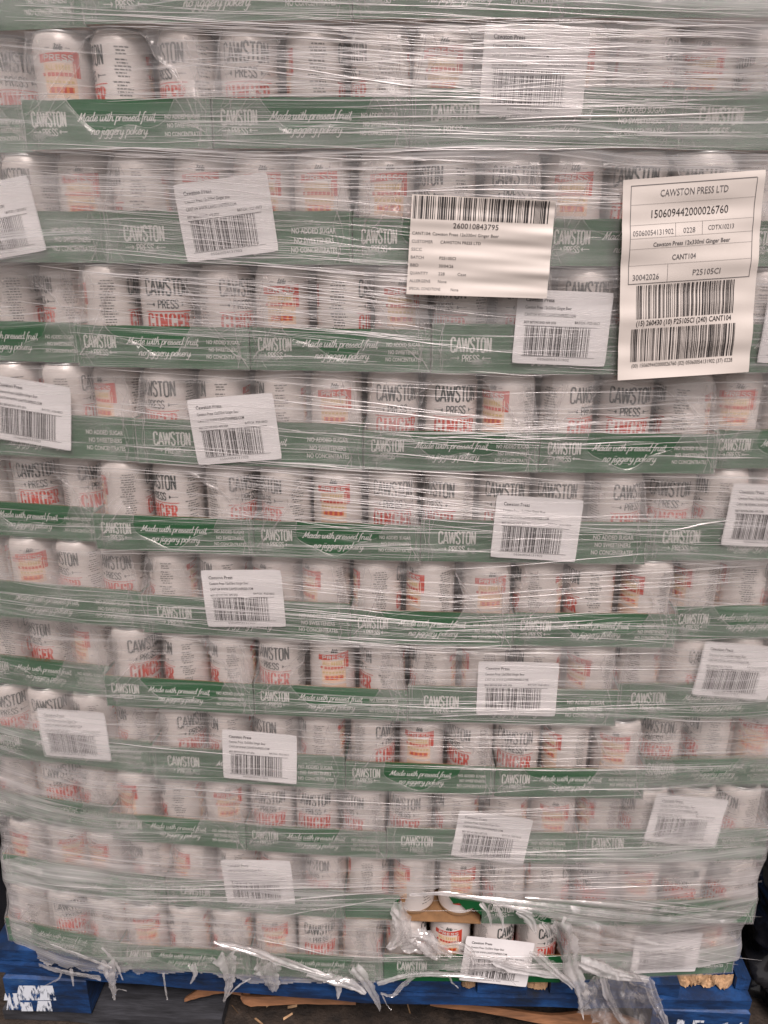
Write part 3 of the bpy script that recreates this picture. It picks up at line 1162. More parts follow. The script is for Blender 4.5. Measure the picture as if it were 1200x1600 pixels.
TR = {}
n_can = 0
jit = random.Random(19)
for r in range(12):
    odd = r % 2 == 1
    widths = [3, 3, 3, 4, 4] if odd else [4, 4, 3, 3, 3]
    sq = 0.977 if r == 10 else 0.982 if r >= 9 else (.99 if r == 8 else 1.0)
    C = .0665 * sq
    x = B1[r] - widths[0] * C
    z = Z0 + (11 - r) * H
    codes = CODE[r].split()
    seen_cans = 0
    vis = []
    for i, wn in enumerate(widths):
        long_ = wn == 4
        w = wn * C
        xc = x + w / 2
        zr = 1.0 if r < 11 else Z0
        y = float(recess(xc, zr)) + jit.uniform(0, .004) + {0: (.024 if odd else .012), 4: (.016 if odd else .024)}.get(i, 0.0) * (.2 if r >= 10 else (.6 if r == 9 else 1))
        rz = math.atan(float(recess(xc + w / 2, zr) - recess(xc - w / 2, zr)) / w) + jit.uniform(-.006, .006)
        pa = [to_px((xc + s * (w / 2 - .012), y, z + .02)) for s in (-1, 1)]
        inside = pa[0][0] < 1195 and pa[1][0] > 5
        vis.append((i, long_, xc, y, z, rz, inside, x))
        x += w
    nv = sum(v[6] for v in vis)
    kv = 0
    for (i, long_, xc, y, z, rz, inside, xl) in vis:
        w, d = (LONG * sq, SHORT) if long_ else (SHORT * sq, LONG)
        ca, sa = math.cos(rz), math.sin(rz)
        loc = lambda lx, ly: (xc + lx * ca - ly * sa, y + lx * sa + ly * ca)
        if inside:
            kv += 1
            size = 'long' if long_ else 'short'
            torn = r == 10 and i == 2
            t = empty('can_tray', (xc, y, z), rz)
            t.scale = (sq, 1, 1)
            if torn:
                lab = 'short green tray with its front ripped open above the bottom layer'
            else:
                lab = '%s green can tray, %s from the left in the %s' % (size, NTH[kv - 1], layer_name(r))
            tag(t, lab, 'tray', 'green trays of drinks cans stacked on the pallet')
            src = carton_torn if torn else carton[long_]
            o = src.copy()
            COL.objects.link(o)
            o.parent = t
            if torn:
                o['label'] = 'torn green carton with brown card showing'
            if not torn and not (r == 11 and i == 3):
                o = shrink[(long_, (r * 2 + i * 5 + i // 2) % 3)].copy()
                COL.objects.link(o)
                o.parent = t
            TR[(r, i)] = t
        else:
            p0, p1 = loc(-w / 2 + .001, 0), loc(w / 2 - .001, d)
            back_tray(xc - w / 2 + .001, xc + w / 2 - .001, y, y + d, z)
        for k in range(4 if long_ else 3):
            lx = -w / 2 + C * (k + .5)
            cx_, cy_ = loc(lx, RC + .0052)
            q = to_px((cx_, cy_, z + .075))
            if r > 0 and -22 < q[0] < 1222:
                seen_cans += 1
                code = codes[i][k]
                c = can0.copy()
                COL.objects.link(c)
                c.location = (cx_ + jit.uniform(-.0022, .0022), cy_, z + .0015)
                # angle relative to the line of sight, so the same side shows at the edges
                view = math.atan2(cx_ - CAM[0], cy_ - CAM[1])
                c.rotation_euler = (0, 0, math.radians(ANG[code] + jit.uniform(-12, 12)) - view * .6)
                tag(c, 'white drinks can %s, %s from left in the %s' % (LOOK[code], NTH[seen_cans - 1], layer_name(r)), 'drinks can', 'white drinks cans in the front rank of trays')
                n_can += 1
            else:
                back_can(cx_, cy_, z + .0015)
            for rank in (1, 2):
                bx, by = loc(lx, RC + .0052 + rank * C)
                back_can(bx, by, z + .0015)
            for rank in range(3, 13):
                back_can(cx_, .03 + RC + rank * C, z + .0015, 8)
    # the deeper cans at the two sides of the load
    back_tray(vis[0][7], x, .03 + 4.2 * C, .03 + 13 * C, z)
C = .0665
bo = back.build('cans_behind', [M['can'], M['green'], M['kraft']], smooth=False)
bo['kind'] = 'stuff'
bo['label'] = 'rows of cans and trays deeper in the load behind the front rank'

# ------------------------------------------------------------------ case labels
LW, LH = .100, .077


def make_case_label():
    mb = MB()
    warp = lambda x, z, l=0.0: (x, -.0006 - l + .0006 * math.sin(z * 70 + x * 14) + .0004 * math.sin(x * 50 + 1), z)
    nx, nz = 14, 12
    vs = [warp(-LW / 2 + LW * i / nx, -LH / 2 + LH * j / nz) for j in range(nz + 1) for i in range(nx + 1)]
    # rounded corners
    for ci, cj in ((0, 0), (nx, 0), (0, nz), (nx, nz)):
        k = cj * (nx + 1) + ci
        x, y, z = vs[k]
        vs[k] = (x * .988, y, z * .985)
    fs = [(j * (nx + 1) + i, j * (nx + 1) + i + 1, (j + 1) * (nx + 1) + i + 1, (j + 1) * (nx + 1) + i) for j in range(nz) for i in range(nx)]
    mb.add(vs, fs, 0)
    fn = lambda x, z, l=0.0: warp(x, z, .00035)
    L = -LW / 2 + .009
    put_text(mb, 'Cawston Press', L, .0265, .0042, .030, fn, 1, bold=.02, left=True)
    put_text(mb, 'Cawston Press 12x330ml Ginger Beer', L, .0190, .0034, .049, fn, 1, left=True, bold=.01)
    put_text(mb, 'CANT104 WWW.CAWSTONPRESS.COM', L, .0115, .0034, .054, fn, 1, left=True, bold=.01)
    put_text(mb, 'BEST BEFORE END: APR 2026', L, .0040, .0026, .034, fn, 1, left=True, bold=.01)
    put_text(mb, 'BATCH : P25105CI', LW / 2 - .037, .0052, .0026, .026, fn, 1, left=True, bold=.01)
    bars(mb, L + .002, LW / 2 - .020, -.0295, .0012, fn, 1, 3, 40)
    mb.quad(fn(L, .0014), fn(LW / 2 - .012, .0014), fn(LW / 2 - .012, .0019), fn(L, .0019), 1)
    mb.quad(fn(L, -.0303), fn(LW / 2 - .012, -.0303), fn(LW / 2 - .012, -.0299), fn(L, -.0299), 1)
    put_text(mb, '05060054131902', -.006, -.0345, .0027, .034, fn, 2)
    return mb


cl0 = make_case_label().build('case_label', [M['paper'], M['black'], M['grey']], link=False, smooth=False)
CASE = [  # tray row, tray index, photo centre x, y, tilt in degrees (clockwise +)
    (1, 3, 834, 112, 2, 'white barcode label high up on the long tray of the second layer'),
    (2, 0, -4, 345, -9, 'white barcode label cut by the left edge of the photo, third layer'),
    (2, 1, 354, 341, -7, 'tilted white barcode label under streaky film in the third layer down'),
    (3, 3, 878, 513, 2, 'white barcode label half under the cream label with customer details'),
    (3, 4, 1262, 512, 1, 'sliver of white barcode label right of the big shipping label'),
    (4, 0, 50, 645, 7, 'white barcode label leaning clockwise at the left of the fifth layer'),
    (4, 1, 367, 671, -6, 'crisp white barcode label leaning anticlockwise in the fifth layer down'),
    (5, 3, 838, 826, 3, 'white barcode label covering can names in the sixth layer down'),
    (5, 4, 1200, 806, 3, 'white barcode label at the right edge of the sixth layer'),
    (6, 1, 381, 935, -3, 'white barcode label below pale can tops in the seventh layer down'),
    (7, 3, 808, 1076, 0, 'upright white barcode label on long tray, eighth layer down'),
    (7, 4, 1150, 1048, 6, 'faint hazy barcode label at the right of the eighth layer'),
    (8, 0, 117, 1147, -2, 'hazy white barcode label at the left of the ninth layer'),
    (8, 1, 406, 1182, 2, 'white barcode label on the long tray in the ninth layer down'),
    (9, 3, 768, 1308, 7, 'white barcode label leaning clockwise in the middle of the tenth layer'),
    (9, 4, 1071, 1280, 7, 'faded white barcode label at the right of the tenth layer'),
    (10, 1, 404, 1377, -4, 'white barcode label under bright film folds in the eleventh layer'),
    (11, 3, 776, 1502, 7, 'crumpled white barcode label below the hole torn in the wrap'),
    (11, 4, 1040, 1488, 1, 'white barcode label seen through hazy film in the bottom layer'),
]
for (r, i, px, py, tilt, lab) in CASE:
    t = TR.get((r, i))
    rz = t.rotation_euler[2] if t else 0.0
    y = t.location[1] if t else float(recess(at(px, py).x)) + .016
    for _ in range(3):
        p = at(px, py, y)
        yy = (t.location[1] + math.tan(rz) * (p.x - t.location[0]) if t else y) - .0036
        y = yy
    p = at(px, py, y)
    o = cl0.copy()
    COL.objects.link(o)
    o.location = p
    o.rotation_euler = (0, math.radians(tilt), rz)
    if (r, i) == (11, 3):
        o.rotation_euler = (math.radians(-6), math.radians(tilt), rz)
    tag(o, lab, 'label', 'white barcode labels on the trays')


# ------------------------------------------------------------------ the stretch wrap
ROWHZ = [[.42, .46, .44, .60, .70, .74], [.42, .34, .34, .58, .60, .66], [.48, .48, .44, .50, .48, .44], [.28, .14, .18, .30, .30, .32],
         [.28, .22, .28, .34, .30, .42], [.26, .16, .20, .24, .32, .45], [.36, .26, .26, .28, .32, .50], [.42, .18, .22, .28, .38, .46],
         [.58, .28, .26, .28, .32, .46], [.78, .45, .38, .40, .50, .62], [.76, .62, .55, .60, .68, .74], [.70, .50, .46, .44, .72, .80]]
HZX = [-.47, -.27, -.08, .10, .28, .47]
HZ = np.array(ROWHZ)


def haze_at(x, z):
    rr = np.clip(11 - (np.asarray(z) - Z0) / H + .5, 0, 11)
    r0 = np.clip(np.floor(rr).astype(int), 0, 10)
    f = rr - r0
    a = np.stack([np.interp(x, HZX, HZ[k]) for k in range(12)])
    idx = np.arange(len(x))
    return a[r0, idx] * (1 - f) + a[r0 + 1, idx] * f


def wrinkle(x, z):
    """height of the film's stretch folds, metres, towards the viewer"""
    zz = z + .045 * x + .02 * (vnoise(x * 3 + 9, z * 2 + 5, 31) - .5)
    w = (vnoise(x * 1.6 + 5, zz * 42 + 7, 12) - .5) * .0030
    w += (vnoise(x * 3.0 + 15, zz * 95 + 3, 13) - .5) * .0016
    w += (vnoise(x * 5 + 25, (z - .03 * x) * 190 + 13, 14) - .5) * .0008
    return w


HOLE = [(618, 1412), (634, 1400), (660, 1397), (690, 1390), (716, 1394), (748, 1400), (772, 1410), (800, 1416), (828, 1424), (862, 1436), (884, 1462), (892, 1492), (884, 1506),
        (862, 1502), (846, 1484), (832, 1488), (822, 1506), (786, 1498), (744, 1502), (704, 1490), (676, 1488), (652, 1484), (640, 1490), (628, 1474), (632, 1446)]
hole_w = [(at(a, b).x, at(a, b).z) for a, b in HOLE]


def in_poly(x, z, poly):
    c = np.zeros_like(x, bool)
    n = len(poly)
    for i in range(n):
        x1, z1 = poly[i]
        x2, z2 = poly[(i + 1) % n]
        k = ((z1 > z) != (z2 > z)) & (x < (x2 - x1) * (z - z1) / (z2 - z1 + 1e-12) + x1)
        c ^= k
    return c


wrap = empty('stretch_wrap', (0, .5, Z0))
tag(wrap, 'clear stretch wrap, streaky and torn along its bottom edge, around the whole load', 'stretch wrap')


def wrap_part(mb, name, mats, smooth=True):
    ob = mb.build(name, mats, wrap, smooth)
    ob.location = (0, -.5, -Z0)
    return ob


def make_film():
    XL, XR = -.612, .560
    rad = .02
    xs = np.linspace(XL + rad, XR - rad, 420)
    y = film_y(xs)
    path = []
    # left side from the back, corner, front, corner, right side
    yl, yr = float(y[0]), float(y[-1])
    for yy in np.linspace(1.0, yl + rad, 14):
        path.append((XL, yy, 0))
    for a in np.linspace(0, math.pi / 2, 6)[1:-1]:
        path.append((XL + rad - rad * math.cos(a), yl + rad - rad * math.sin(a), .4))
    for a, b in zip(xs, y):
        path.append((a, b, 1))
    for a in np.linspace(0, math.pi / 2, 6)[1:-1]:
        path.append((XR - rad + rad * math.sin(a), yr + rad - rad * math.cos(a), .4))
    for yy in np.linspace(yr + rad, 1.0, 14):
        path.append((XR, yy, 0))
    P = np.array(path)
    nz = 620
    zs = np.linspace(Z0 - .030, Z0 + 12 * H + .03, nz)
    n = len(P)
    X = np.tile(P[:, 0], (nz, 1))
    Y = np.tile(P[:, 1], (nz, 1))
    Zg = np.tile(zs[:, None], (1, n))
    Y = Y + (recess(X, Zg) - recess(X))
    Fm = np.tile(P[:, 2], (nz, 1))
    wr = wrinkle(X.ravel(), Zg.ravel()).reshape(X.shape)
    # film sinks a little between tray edges, over the cans
    lay = ((Zg - Z0) / H) % 1.0
    sink = .0022 * np.sin(np.clip((lay - .42) / .58, 0, 1) * math.pi)
    Y = Y - np.clip(wr, -.0045, .006) * Fm + sink * Fm * .6
    # the sides hug the layers
    X = X + np.where(Fm < 1, np.sign(X) * (-.006 * np.sin(np.clip((lay - .42) / .58, 0, 1) * math.pi)), 0)
    squeeze = np.interp(Zg, [Z0, Z0 + 3.2 * H, Z0 + 5 * H], [.930, .930, 1.0])
    X = np.where(X > .35, .35 + (X - .35) * (1 - (1 - squeeze) * 2.6), X)
    X = np.where(X < -.40, -.40 + (X + .40) * (1 - (1 - squeeze) * 1.0), X)
    low = Zg < Z0 + .01
    Y = Y + np.where(low, -.004 * (Z0 + .01 - Zg) / .04, 0) * Fm
    hz = haze_at(X.ravel(), Zg.ravel())
    # overlapping turns of film: each turn's edge is a faint step in how milky it is
    for k, (ze, sl, amt) in enumerate(((.16, .02, .05), (.30, -.03, .04), (.46, .02, .05), (.62, -.02, -.04), (.80, .03, .05), (.98, -.035, .06), (1.12, .02, .06), (1.22, -.04, .06))):
        d = Zg.ravel() - Z0 - ze - sl * X.ravel() - .006 * np.sin(X.ravel() * 14 + k)
        hz = hz + amt * (d > 0) * np.exp(-np.abs(d) / .07)
    hz = .42 * np.clip(hz, .08, .95) ** 1.45
    # torn lower edge
    edge_px = [(0, 1478), (30, 1484), (48, 1490), (62, 1505), (75, 1512), (88, 1509), (105, 1516), (118, 1511), (128, 1519), (150, 1517), (168, 1524), (174, 1540), (182, 1538), (188, 1520), (205, 1517), (215, 1524),
               (232, 1519), (262, 1522), (300, 1519), (330, 1523), (352, 1530), (366, 1526), (390, 1537), (402, 1540), (415, 1535), (430, 1541), (455, 1536), (500, 1537), (520, 1534), (548, 1541), (575, 1545), (590, 1532),
               (612, 1536), (640, 1520), (690, 1516), (730, 1521), (770, 1518), (806, 1522), (850, 1518), (895, 1523), (940, 1521), (985, 1524), (1030, 1519), (1080, 1516), (1130, 1511), (1165, 1506), (1200, 1500)]
    ew = [at(a, b) for a, b in edge_px]
    ez = np.interp(X.ravel(), [p.x for p in ew], [p.z for p in ew])
    ez = ez + .003 * (vnoise(X.ravel() * 160 + 3, X.ravel() * 0 + 4, 41) - .5)
    hz = hz + .30 * np.exp(-np.clip(Zg.ravel() - ez, 0, 1) / .007) + .08 * np.clip((X.ravel() - .25) / .25, 0, 1) * (Zg.ravel() < Z0 + 4 * H)
    keep = (Zg.ravel() > ez)
    hole = in_poly(X.ravel() + .004 * (vnoise(Zg.ravel() * 200, X.ravel() * 90 + 50, 42) - .5), Zg.ravel() + .006 * (vnoise(X.ravel() * 150 + 70, Zg.ravel() * 120, 43) - .5), hole_w) & (Fm.ravel() > .9)
    ok = (keep & ~hole).reshape(X.shape)
    q = np.arange(nz * n).reshape(nz, n)
    face_ok = ok[:-1, :-1] & ok[1:, :-1] & ok[:-1, 1:] & ok[1:, 1:]
    a, b, c, d = q[:-1, :-1][face_ok], q[:-1, 1:][face_ok], q[1:, 1:][face_ok], q[1:, :-1][face_ok]
    faces = np.stack([a, b, c, d], 1)
    used = np.unique(faces)
    remap = np.full(nz * n, -1)
    remap[used] = np.arange(len(used))
    V = np.stack([X.ravel(), Y.ravel(), Zg.ravel()], 1)[used]
    me = bpy.data.meshes.new('film')
    me.from_pydata(V.tolist(), [], remap[faces].tolist())
    me.materials.append(M['wrap'])
    me.polygons.foreach_set('use_smooth', [True] * len(me.polygons))
    at_ = me.attributes.new('haze', 'FLOAT', 'POINT')
    at_.data.foreach_set('value', hz[used].astype(np.float32))
    me.update()
    ob = bpy.data.objects.new('film', me)
    COL.objects.link(ob)
    ob.parent = wrap
    ob.location = (0, -.5, -Z0)
    return ob


make_film()

# stretched creases of the film, their bright highlights painted in as whiter film
cr = MB()
rc = random.Random(77)


def crease(x0, y0, x1, y1, r0, bow=0.0):
    """a fold running between two points of the film, given in photo pixels"""
    a, b = at(x0, y0), at(x1, y1)
    n = max(6, int((b - a).length / .018))
    pts, rr = [], []
    ph = rc.uniform(0, 6)
    for i in range(n + 1):
        t = i / n
        p = a.lerp(b, t)
        zz = p.z + bow * math.sin(t * math.pi) + .0006 * math.sin(t * 9 + ph)
        yy = float(film_y(p.x, zz)) - float(wrinkle(np.array([p.x]), np.array([zz]))[0]) - .0007
        pts.append((p.x, yy, zz))
        rr.append(r0 * (.25 + .75 * math.sin(math.pi * min(1, max(0, t))) ** .5) * rc.uniform(.65, 1.2))
    cr.tube(pts, rr, 0, 5, .45)


BANDS = [  # y range, x range, mean slope, count, thickness (mm)
    (0, 45, 0, 1200, .045, 20, .55), (45, 140, 250, 800, .07, 26, .55), (30, 180, 620, 1200, .02, 36, .65), (130, 230, 0, 1200, .01, 30, .5),
    (225, 290, 0, 640, .03, 26, .55), (230, 320, 560, 1200, .01, 16, .5), (290, 430, 60, 640, .07, 46, .45), (420, 520, 200, 760, .10, 26, .5), (420, 470, 0, 640, .08, 14, .45),
    (440, 600, 0, 640, .06, 14, .4), (500, 660, 640, 1200, .02, 14, .4), (600, 740, 0, 800, .07, 26, .45), (655, 700, 560, 1200, -.02, 22, .5), (730, 800, 200, 800, .09, 26, .5),
    (740, 860, 700, 1200, .02, 22, .42), (800, 870, 0, 650, .02, 18, .4), (890, 1000, 0, 700, .08, 36, .45), (890, 990, 600, 1200, -.06, 20, .45), (980, 1110, 350, 1150, .01, 28, .45),
    (1080, 1180, 60, 560, .05, 14, .42), (1100, 1200, 420, 1150, .0, 24, .42), (1180, 1300, 150, 700, .04, 16, .42), (1230, 1400, 560, 1180, -.02, 26, .45), (1270, 1480, 10, 400, .0, 20, .5),
    (1370, 1420, 40, 640, -.01, 16, .6), (1400, 1500, 820, 1150, .12, 16, .7), (1480, 1520, 520, 900, .0, 14, .55),
]
for (ya, yb, xa, xb, slope, cnt, th) in BANDS:
    for _ in range(int(cnt * 1.6)):
        ln = rc.uniform(.15, .75) * (xb - xa)
        x0 = rc.uniform(xa, xb - ln * .6)
        x1 = min(x0 + ln, 1190)
        if x1 - x0 < 30:
            continue
        y0 = rc.uniform(ya, yb)
        sl_ = slope + rc.gauss(0, .018)
        pxc = .5 * (x0 + x1)
        if 610 < pxc < 900 and 1395 < y0 < 1505:
            continue
        crease(x0, y0, x1, y0 + sl_ * (x1 - x0), .001 * th * rc.uniform(.25, .9) * (1.0 if rc.random() > .1 else 1.7), rc.gauss(0, .002))
# the ones that stand out
for (x0, y0, x1, y1, th) in ((112, 22, 560, 46, .9), (290, 52, 800, 78, .8), (400, 100, 640, 134, .9), (500, 118, 660, 136, 1.2), (0, 148, 420, 148, .7), (640, 112, 1200, 124, .9), (700, 74, 1200, 86, .9),
                             (790, 186, 1190, 176, 1.3), (440, 613, 770, 652, .9), (400, 621, 780, 664, 1.0), (100, 630, 470, 674, .8), (180, 695, 400, 712, .8), (400, 720, 570, 733, 1.1), (400, 752, 760, 792, .7),
                             (0, 925, 560, 965, .8), (0, 940, 480, 978, .7), (400, 945, 700, 975, .8), (640, 942, 1190, 905, .7), (400, 990, 780, 1004, .8), (170, 1160, 380, 1180, .9), (200, 1225, 640, 1258, 1.0),
                             (60, 1379, 630, 1384, 1.4), (200, 1402, 400, 1402, 1.2), (400, 1410, 615, 1392, 1.3), (430, 1432, 615, 1402, .9), (400, 1467, 520, 1492, 1.1), (520, 1492, 900, 1492, .9),
                             (1010, 712, 1190, 716, .9), (1040, 830, 1140, 812, 1.4), (880, 1390, 1150, 1376, .9)):
    crease(x0, y0, x1, y1, .001 * th * .8)
wrap_part(cr, 'film_crease_glints', M['crease'])

# broad bright folds pulled across from the tear to the right corner
for k, (pts, wd_) in enumerate((([(690, 1396), (770, 1404), (880, 1418), (1010, 1432), (1150, 1437)], [.004, .012, .016, .012, .006]),
                                ([(770, 1412), (850, 1424), (930, 1444), (1030, 1474)], [.004, .013, .016, .004]),
                                ([(860, 1436), (930, 1462), (1010, 1480)], [.006, .012, .004]),
                                ([(820, 1400), (960, 1412), (1110, 1428)], [.003, .008, .003]),
                                ([(410, 1462), (470, 1478), (560, 1494), (700, 1497)], [.004, .009, .008, .003]))):
    fb = MB()
    P = [at(a, b) for a, b in pts]
    sp_ = spline([tuple(p) for p in P], 8)
    n = len(sp_)
    m_ = 7
    vs, fs = [], []
    for i, p in enumerate(sp_):
        w = float(np.interp(i / (n - 1), np.linspace(0, 1, len(wd_)), wd_))
        for j in range(m_):
            s = j / (m_ - 1) - .5
            yy = float(film_y(p[0], p[2])) - .003 - (.42 if k < 4 else .2) * w * math.cos(s * math.pi) + rc.uniform(-.0005, .0005)
            vs.append((p[0], yy, p[2] + s * w))
    for i in range(n - 1):
        for j in range(m_ - 1):
            q = i * m_ + j
            fs.append((q, q + m_, q + m_ + 1, q + 1))
    fb.add(vs, fs)
    wrap_part(fb, 'film_fold', M['torn'])


def flap(pts, wid, seed, gather=.5, out=.010, m_=9, name='torn_flap', curl=.0):
    """a hanging strip of torn film: a crumpled ribbon; pts in photo pixels, widths in metres"""
    r = random.Random(seed)
    P = [at(a, b, None, .004) for a, b in pts]
    sp_ = [Vector(p) for p in spline([tuple(p) for p in P], 7)]
    n = len(sp_)
    vs, fs = [], []
    for i, p in enumerate(sp_):
        t = i / (n - 1)
        a, b = sp_[max(i - 1, 0)], sp_[min(i + 1, n - 1)]
        tg = (b - a).normalized()
        nr = tg.cross(Vector((0, 1, 0))).normalized()
        w = float(np.interp(t, np.linspace(0, 1, len(wid)), wid)) * r.uniform(.80, 1.0)
        for j in range(m_):
            s = j / (m_ - 1) - .5
            jag = r.uniform(-.12, .12) * w if j in (0, m_ - 1) else 0
            fold = gather * w * .5 * (math.sin(s * 13 + 2.0 * t + seed) + .5 * math.sin(s * 29 + 5 * t))
            q = p + nr * (s * w + jag)
            q.y += -out * (.3 + t) + fold * .5 + curl * s * s * 4 * w + r.uniform(-.0007, .0007)
            vs.append(tuple(q))
    for i in range(n - 1):
        for j in range(m_ - 1):
            q = i * m_ + j
            fs.append((q, q + m_, q + m_ + 1, q + 1))
    mb = MB()
    mb.add(vs, fs)
    return wrap_part(mb, name, M['silver'] if name == 'hanging_flap' else M['white_torn'])


flap([(866, 1438), (884, 1470), (892, 1505), (906, 1535), (910, 1562)], [.030, .034, .026, .020, .016], 1, .55, .012)
flap([(905, 1560), (908, 1575)], [.008, .001], 2, .4, .014, 4, 'torn_strand')
flap([(826, 1486), (842, 1490), (868, 1510), (895, 1530)], [.006, .016, .014, .010], 3, .6, .010)
flap([(950, 1514), (958, 1538), (978, 1566), (1006, 1606)], [.075, .105, .110, .070], 4, .40, .022, 31, 'hanging_flap')
flap([(170, 1500), (176, 1522), (180, 1545), (183, 1553)], [.030, .018, .007, .003], 5, .6, .008)
flap([(160, 1478), (182, 1498), (196, 1522)], [.004, .006, .002], 6, .4, .008, 5, 'torn_strand')
flap([(181, 1552), (186, 1540), (202, 1539)], [.003, .003, .002], 7, .3, .008, 4, 'torn_strand')
flap([(256, 1518), (260, 1535), (265, 1552)], [.004, .003, .002], 8, .3, .008, 4, 'torn_strand')
flap([(350, 1490), (358, 1508), (360, 1530), (352, 1556)], [.040, .028, .012, .002], 9, .7, .008)
flap([(392, 1526), (374, 1534), (352, 1554)], [.003, .003, .001], 10, .3, .008, 4, 'torn_strand')
flap([(335, 1470), (400, 1482), (450, 1500), (520, 1520)], [.006, .018, .020, .004], 11, .7, .006)
flap([(415, 1505), (424, 1525), (430, 1542)], [.042, .034, .010], 12, .35, .006)
flap([(528, 1522), (530, 1538), (529, 1551)], [.012, .012, .002], 13, .5, .008)
flap([(552, 1510), (572, 1530), (590, 1558), (594, 1570)], [.024, .018, .010, .001], 14, .6, .008)
flap([(646, 1524), (626, 1538), (614, 1548), (596, 1542)], [.010, .008, .006, .003], 15, .5, .008)
flap([(596, 1548), (604, 1562), (612, 1568)], [.003, .002, .001], 16, .3, .008, 4, 'torn_strand')
flap([(622, 1408), (628, 1430), (630, 1455), (634, 1478)], [.018, .026, .022, .008], 17, .6, .008)
flap([(628, 1480), (660, 1470), (690, 1478), (705, 1486)], [.012, .034, .022, .006], 18, .7, .008)
flap([(776, 1414), (784, 1432), (786, 1452)], [.008, .005, .002], 19, .5, .006)
flap([(806, 1424), (826, 1432), (836, 1452)], [.004, .020, .002], 20, .4, .006)
flap([(700, 1484), (770, 1494), (824, 1502)], [.004, .007, .003], 21, .5, .006)
flap([(636, 1462), (658, 1462), (676, 1474), (684, 1484)], [.010, .036, .030, .008], 26, .9, .012, 15)
flap([(612, 1420), (626, 1436), (622, 1458), (606, 1470)], [.010, .024, .020, .006], 27, .9, .010, 13)
flap([(690, 1476), (716, 1470), (735, 1478), (742, 1494)], [.004, .012, .012, .006], 28, .8, .010)
flap([(752, 1408), (764, 1424), (766, 1440)], [.008, .005, .002], 29, .8, .008)
flap([(846, 1440), (858, 1456), (852, 1470)], [.010, .006, .002], 30, .8, .008)
flap([(640, 1396), (700, 1393), (760, 1402), (830, 1420)], [.004, .008, .008, .004], 31, .8, .007)
flap([(480, 1520), (520, 1528), (548, 1532), (572, 1544)], [.010, .022, .020, .006], 32, .8, .007, 13)
flap([(590, 1536), (640, 1520), (700, 1516), (760, 1520)], [.006, .010, .009, .004], 33, .8, .007)
flap([(905, 1500), (935, 1508), (960, 1514), (1010, 1520)], [.020, .026, .020, .010], 34, .8, .008, 13)
flap([(770, 1500), (800, 1508), (860, 1516), (900, 1520)], [.008, .014, .014, .010], 35, .8, .007)
flap([(940, 1520), (950, 1548), (966, 1574), (985, 1596)], [.012, .014, .010, .008], 36, .9, .020)
flap([(1010, 1522), (1020, 1552), (1034, 1580), (1040, 1602)], [.014, .016, .012, .004], 37, .9, .020)
flap([(300, 1506), (306, 1518), (300, 1530)], [.014, .008, .002], 38, .8, .006)
flap([(700, 1518), (706, 1530), (716, 1536)], [.003, .003, .001], 39, .4, .006, 4, 'torn_strand')
flap([(790, 1512), (798, 1526), (806, 1533)], [.003, .003, .001], 40, .4, .006, 4, 'torn_strand')
flap([(62, 1506), (90, 1512), (120, 1516), (160, 1520)], [.006, .010, .008, .010], 22, .6, .006)
flap([(98, 1514), (92, 1526), (66, 1536)], [.003, .003, .001], 23, .3, .006, 4, 'torn_strand')
flap([(112, 1512), (118, 1534)], [.006, .002], 24, .3, .006, 4, 'torn_strand')
flap([(80, 1474), (130, 1490), (178, 1506)], [.003, .008, .004], 25, .6, .006)

# ------------------------------------------------------------------ the two pallet labels, stuck outside the wrap
def sheet_label(name, corners, w, h, draw, label, seed, mat):
    """paper sheet on the film; corners are photo pixels TL TR BR BL"""
    K = [at(a, b) for a, b in corners]

    def fn(u, v, l=0.0):
        s, t = u / w + .5, v / h + .5
        p = (K[3].lerp(K[2], s)).lerp(K[0].lerp(K[1], s), t)
        wv = .0012 * math.sin(t * 17 + 2.2 * s + seed) + .0006 * math.sin(t * 33 + seed * 2 - 3 * s) + .0002 * math.sin(t * 61 + 5 * s)
        wv *= .35 + .65 * s if seed < 2 else 1.0
        return (p.x, float(film_y(p.x)) - .0055 - wv - l, p.z)
    mb = MB()
    nx, nz = 40, 70
    vs = [fn(-w / 2 + w * i / nx, -h / 2 + h * j / nz) for j in range(nz + 1) for i in range(nx + 1)]
    fs = [(j * (nx + 1) + i, j * (nx + 1) + i + 1, (j + 1) * (nx + 1) + i + 1, (j + 1) * (nx + 1) + i) for j in range(nz) for i in range(nx)]
    mb.add(vs, fs, 0)
    f2 = lambda u, v, l=0.0: fn(u, v, .0003 + l)
    draw(mb, f2, w, h)
    ob = mb.build(name, [mat, M['black'], M['grey']], smooth=True)
    me = ob.data
    # origin at the label's middle
    c = Vector(fn(0, 0))
    me.transform(Matrix.Translation(-c))
    ob.location = c
    return tag(ob, label, 'label')


def line(mb, f, x0, z0, x1, z1, t=.0006, mat=2):
    n = max(1, int(max(abs(x1 - x0), abs(z1 - z0)) / .004))
    for i in range(n):
        a, b = i / n, (i + 1) / n
        xa, za, xb, zb = x0 + (x1 - x0) * a, z0 + (z1 - z0) * a, x0 + (x1 - x0) * b, z0 + (z1 - z0) * b
        if abs(x1 - x0) > abs(z1 - z0):
            mb.quad(f(xa, za), f(xb, zb), f(xb, zb + t), f(xa, za + t), mat)
        else:
            mb.quad(f(xa, za), f(xa + t, za), f(xb + t, zb), f(xb, zb), mat)


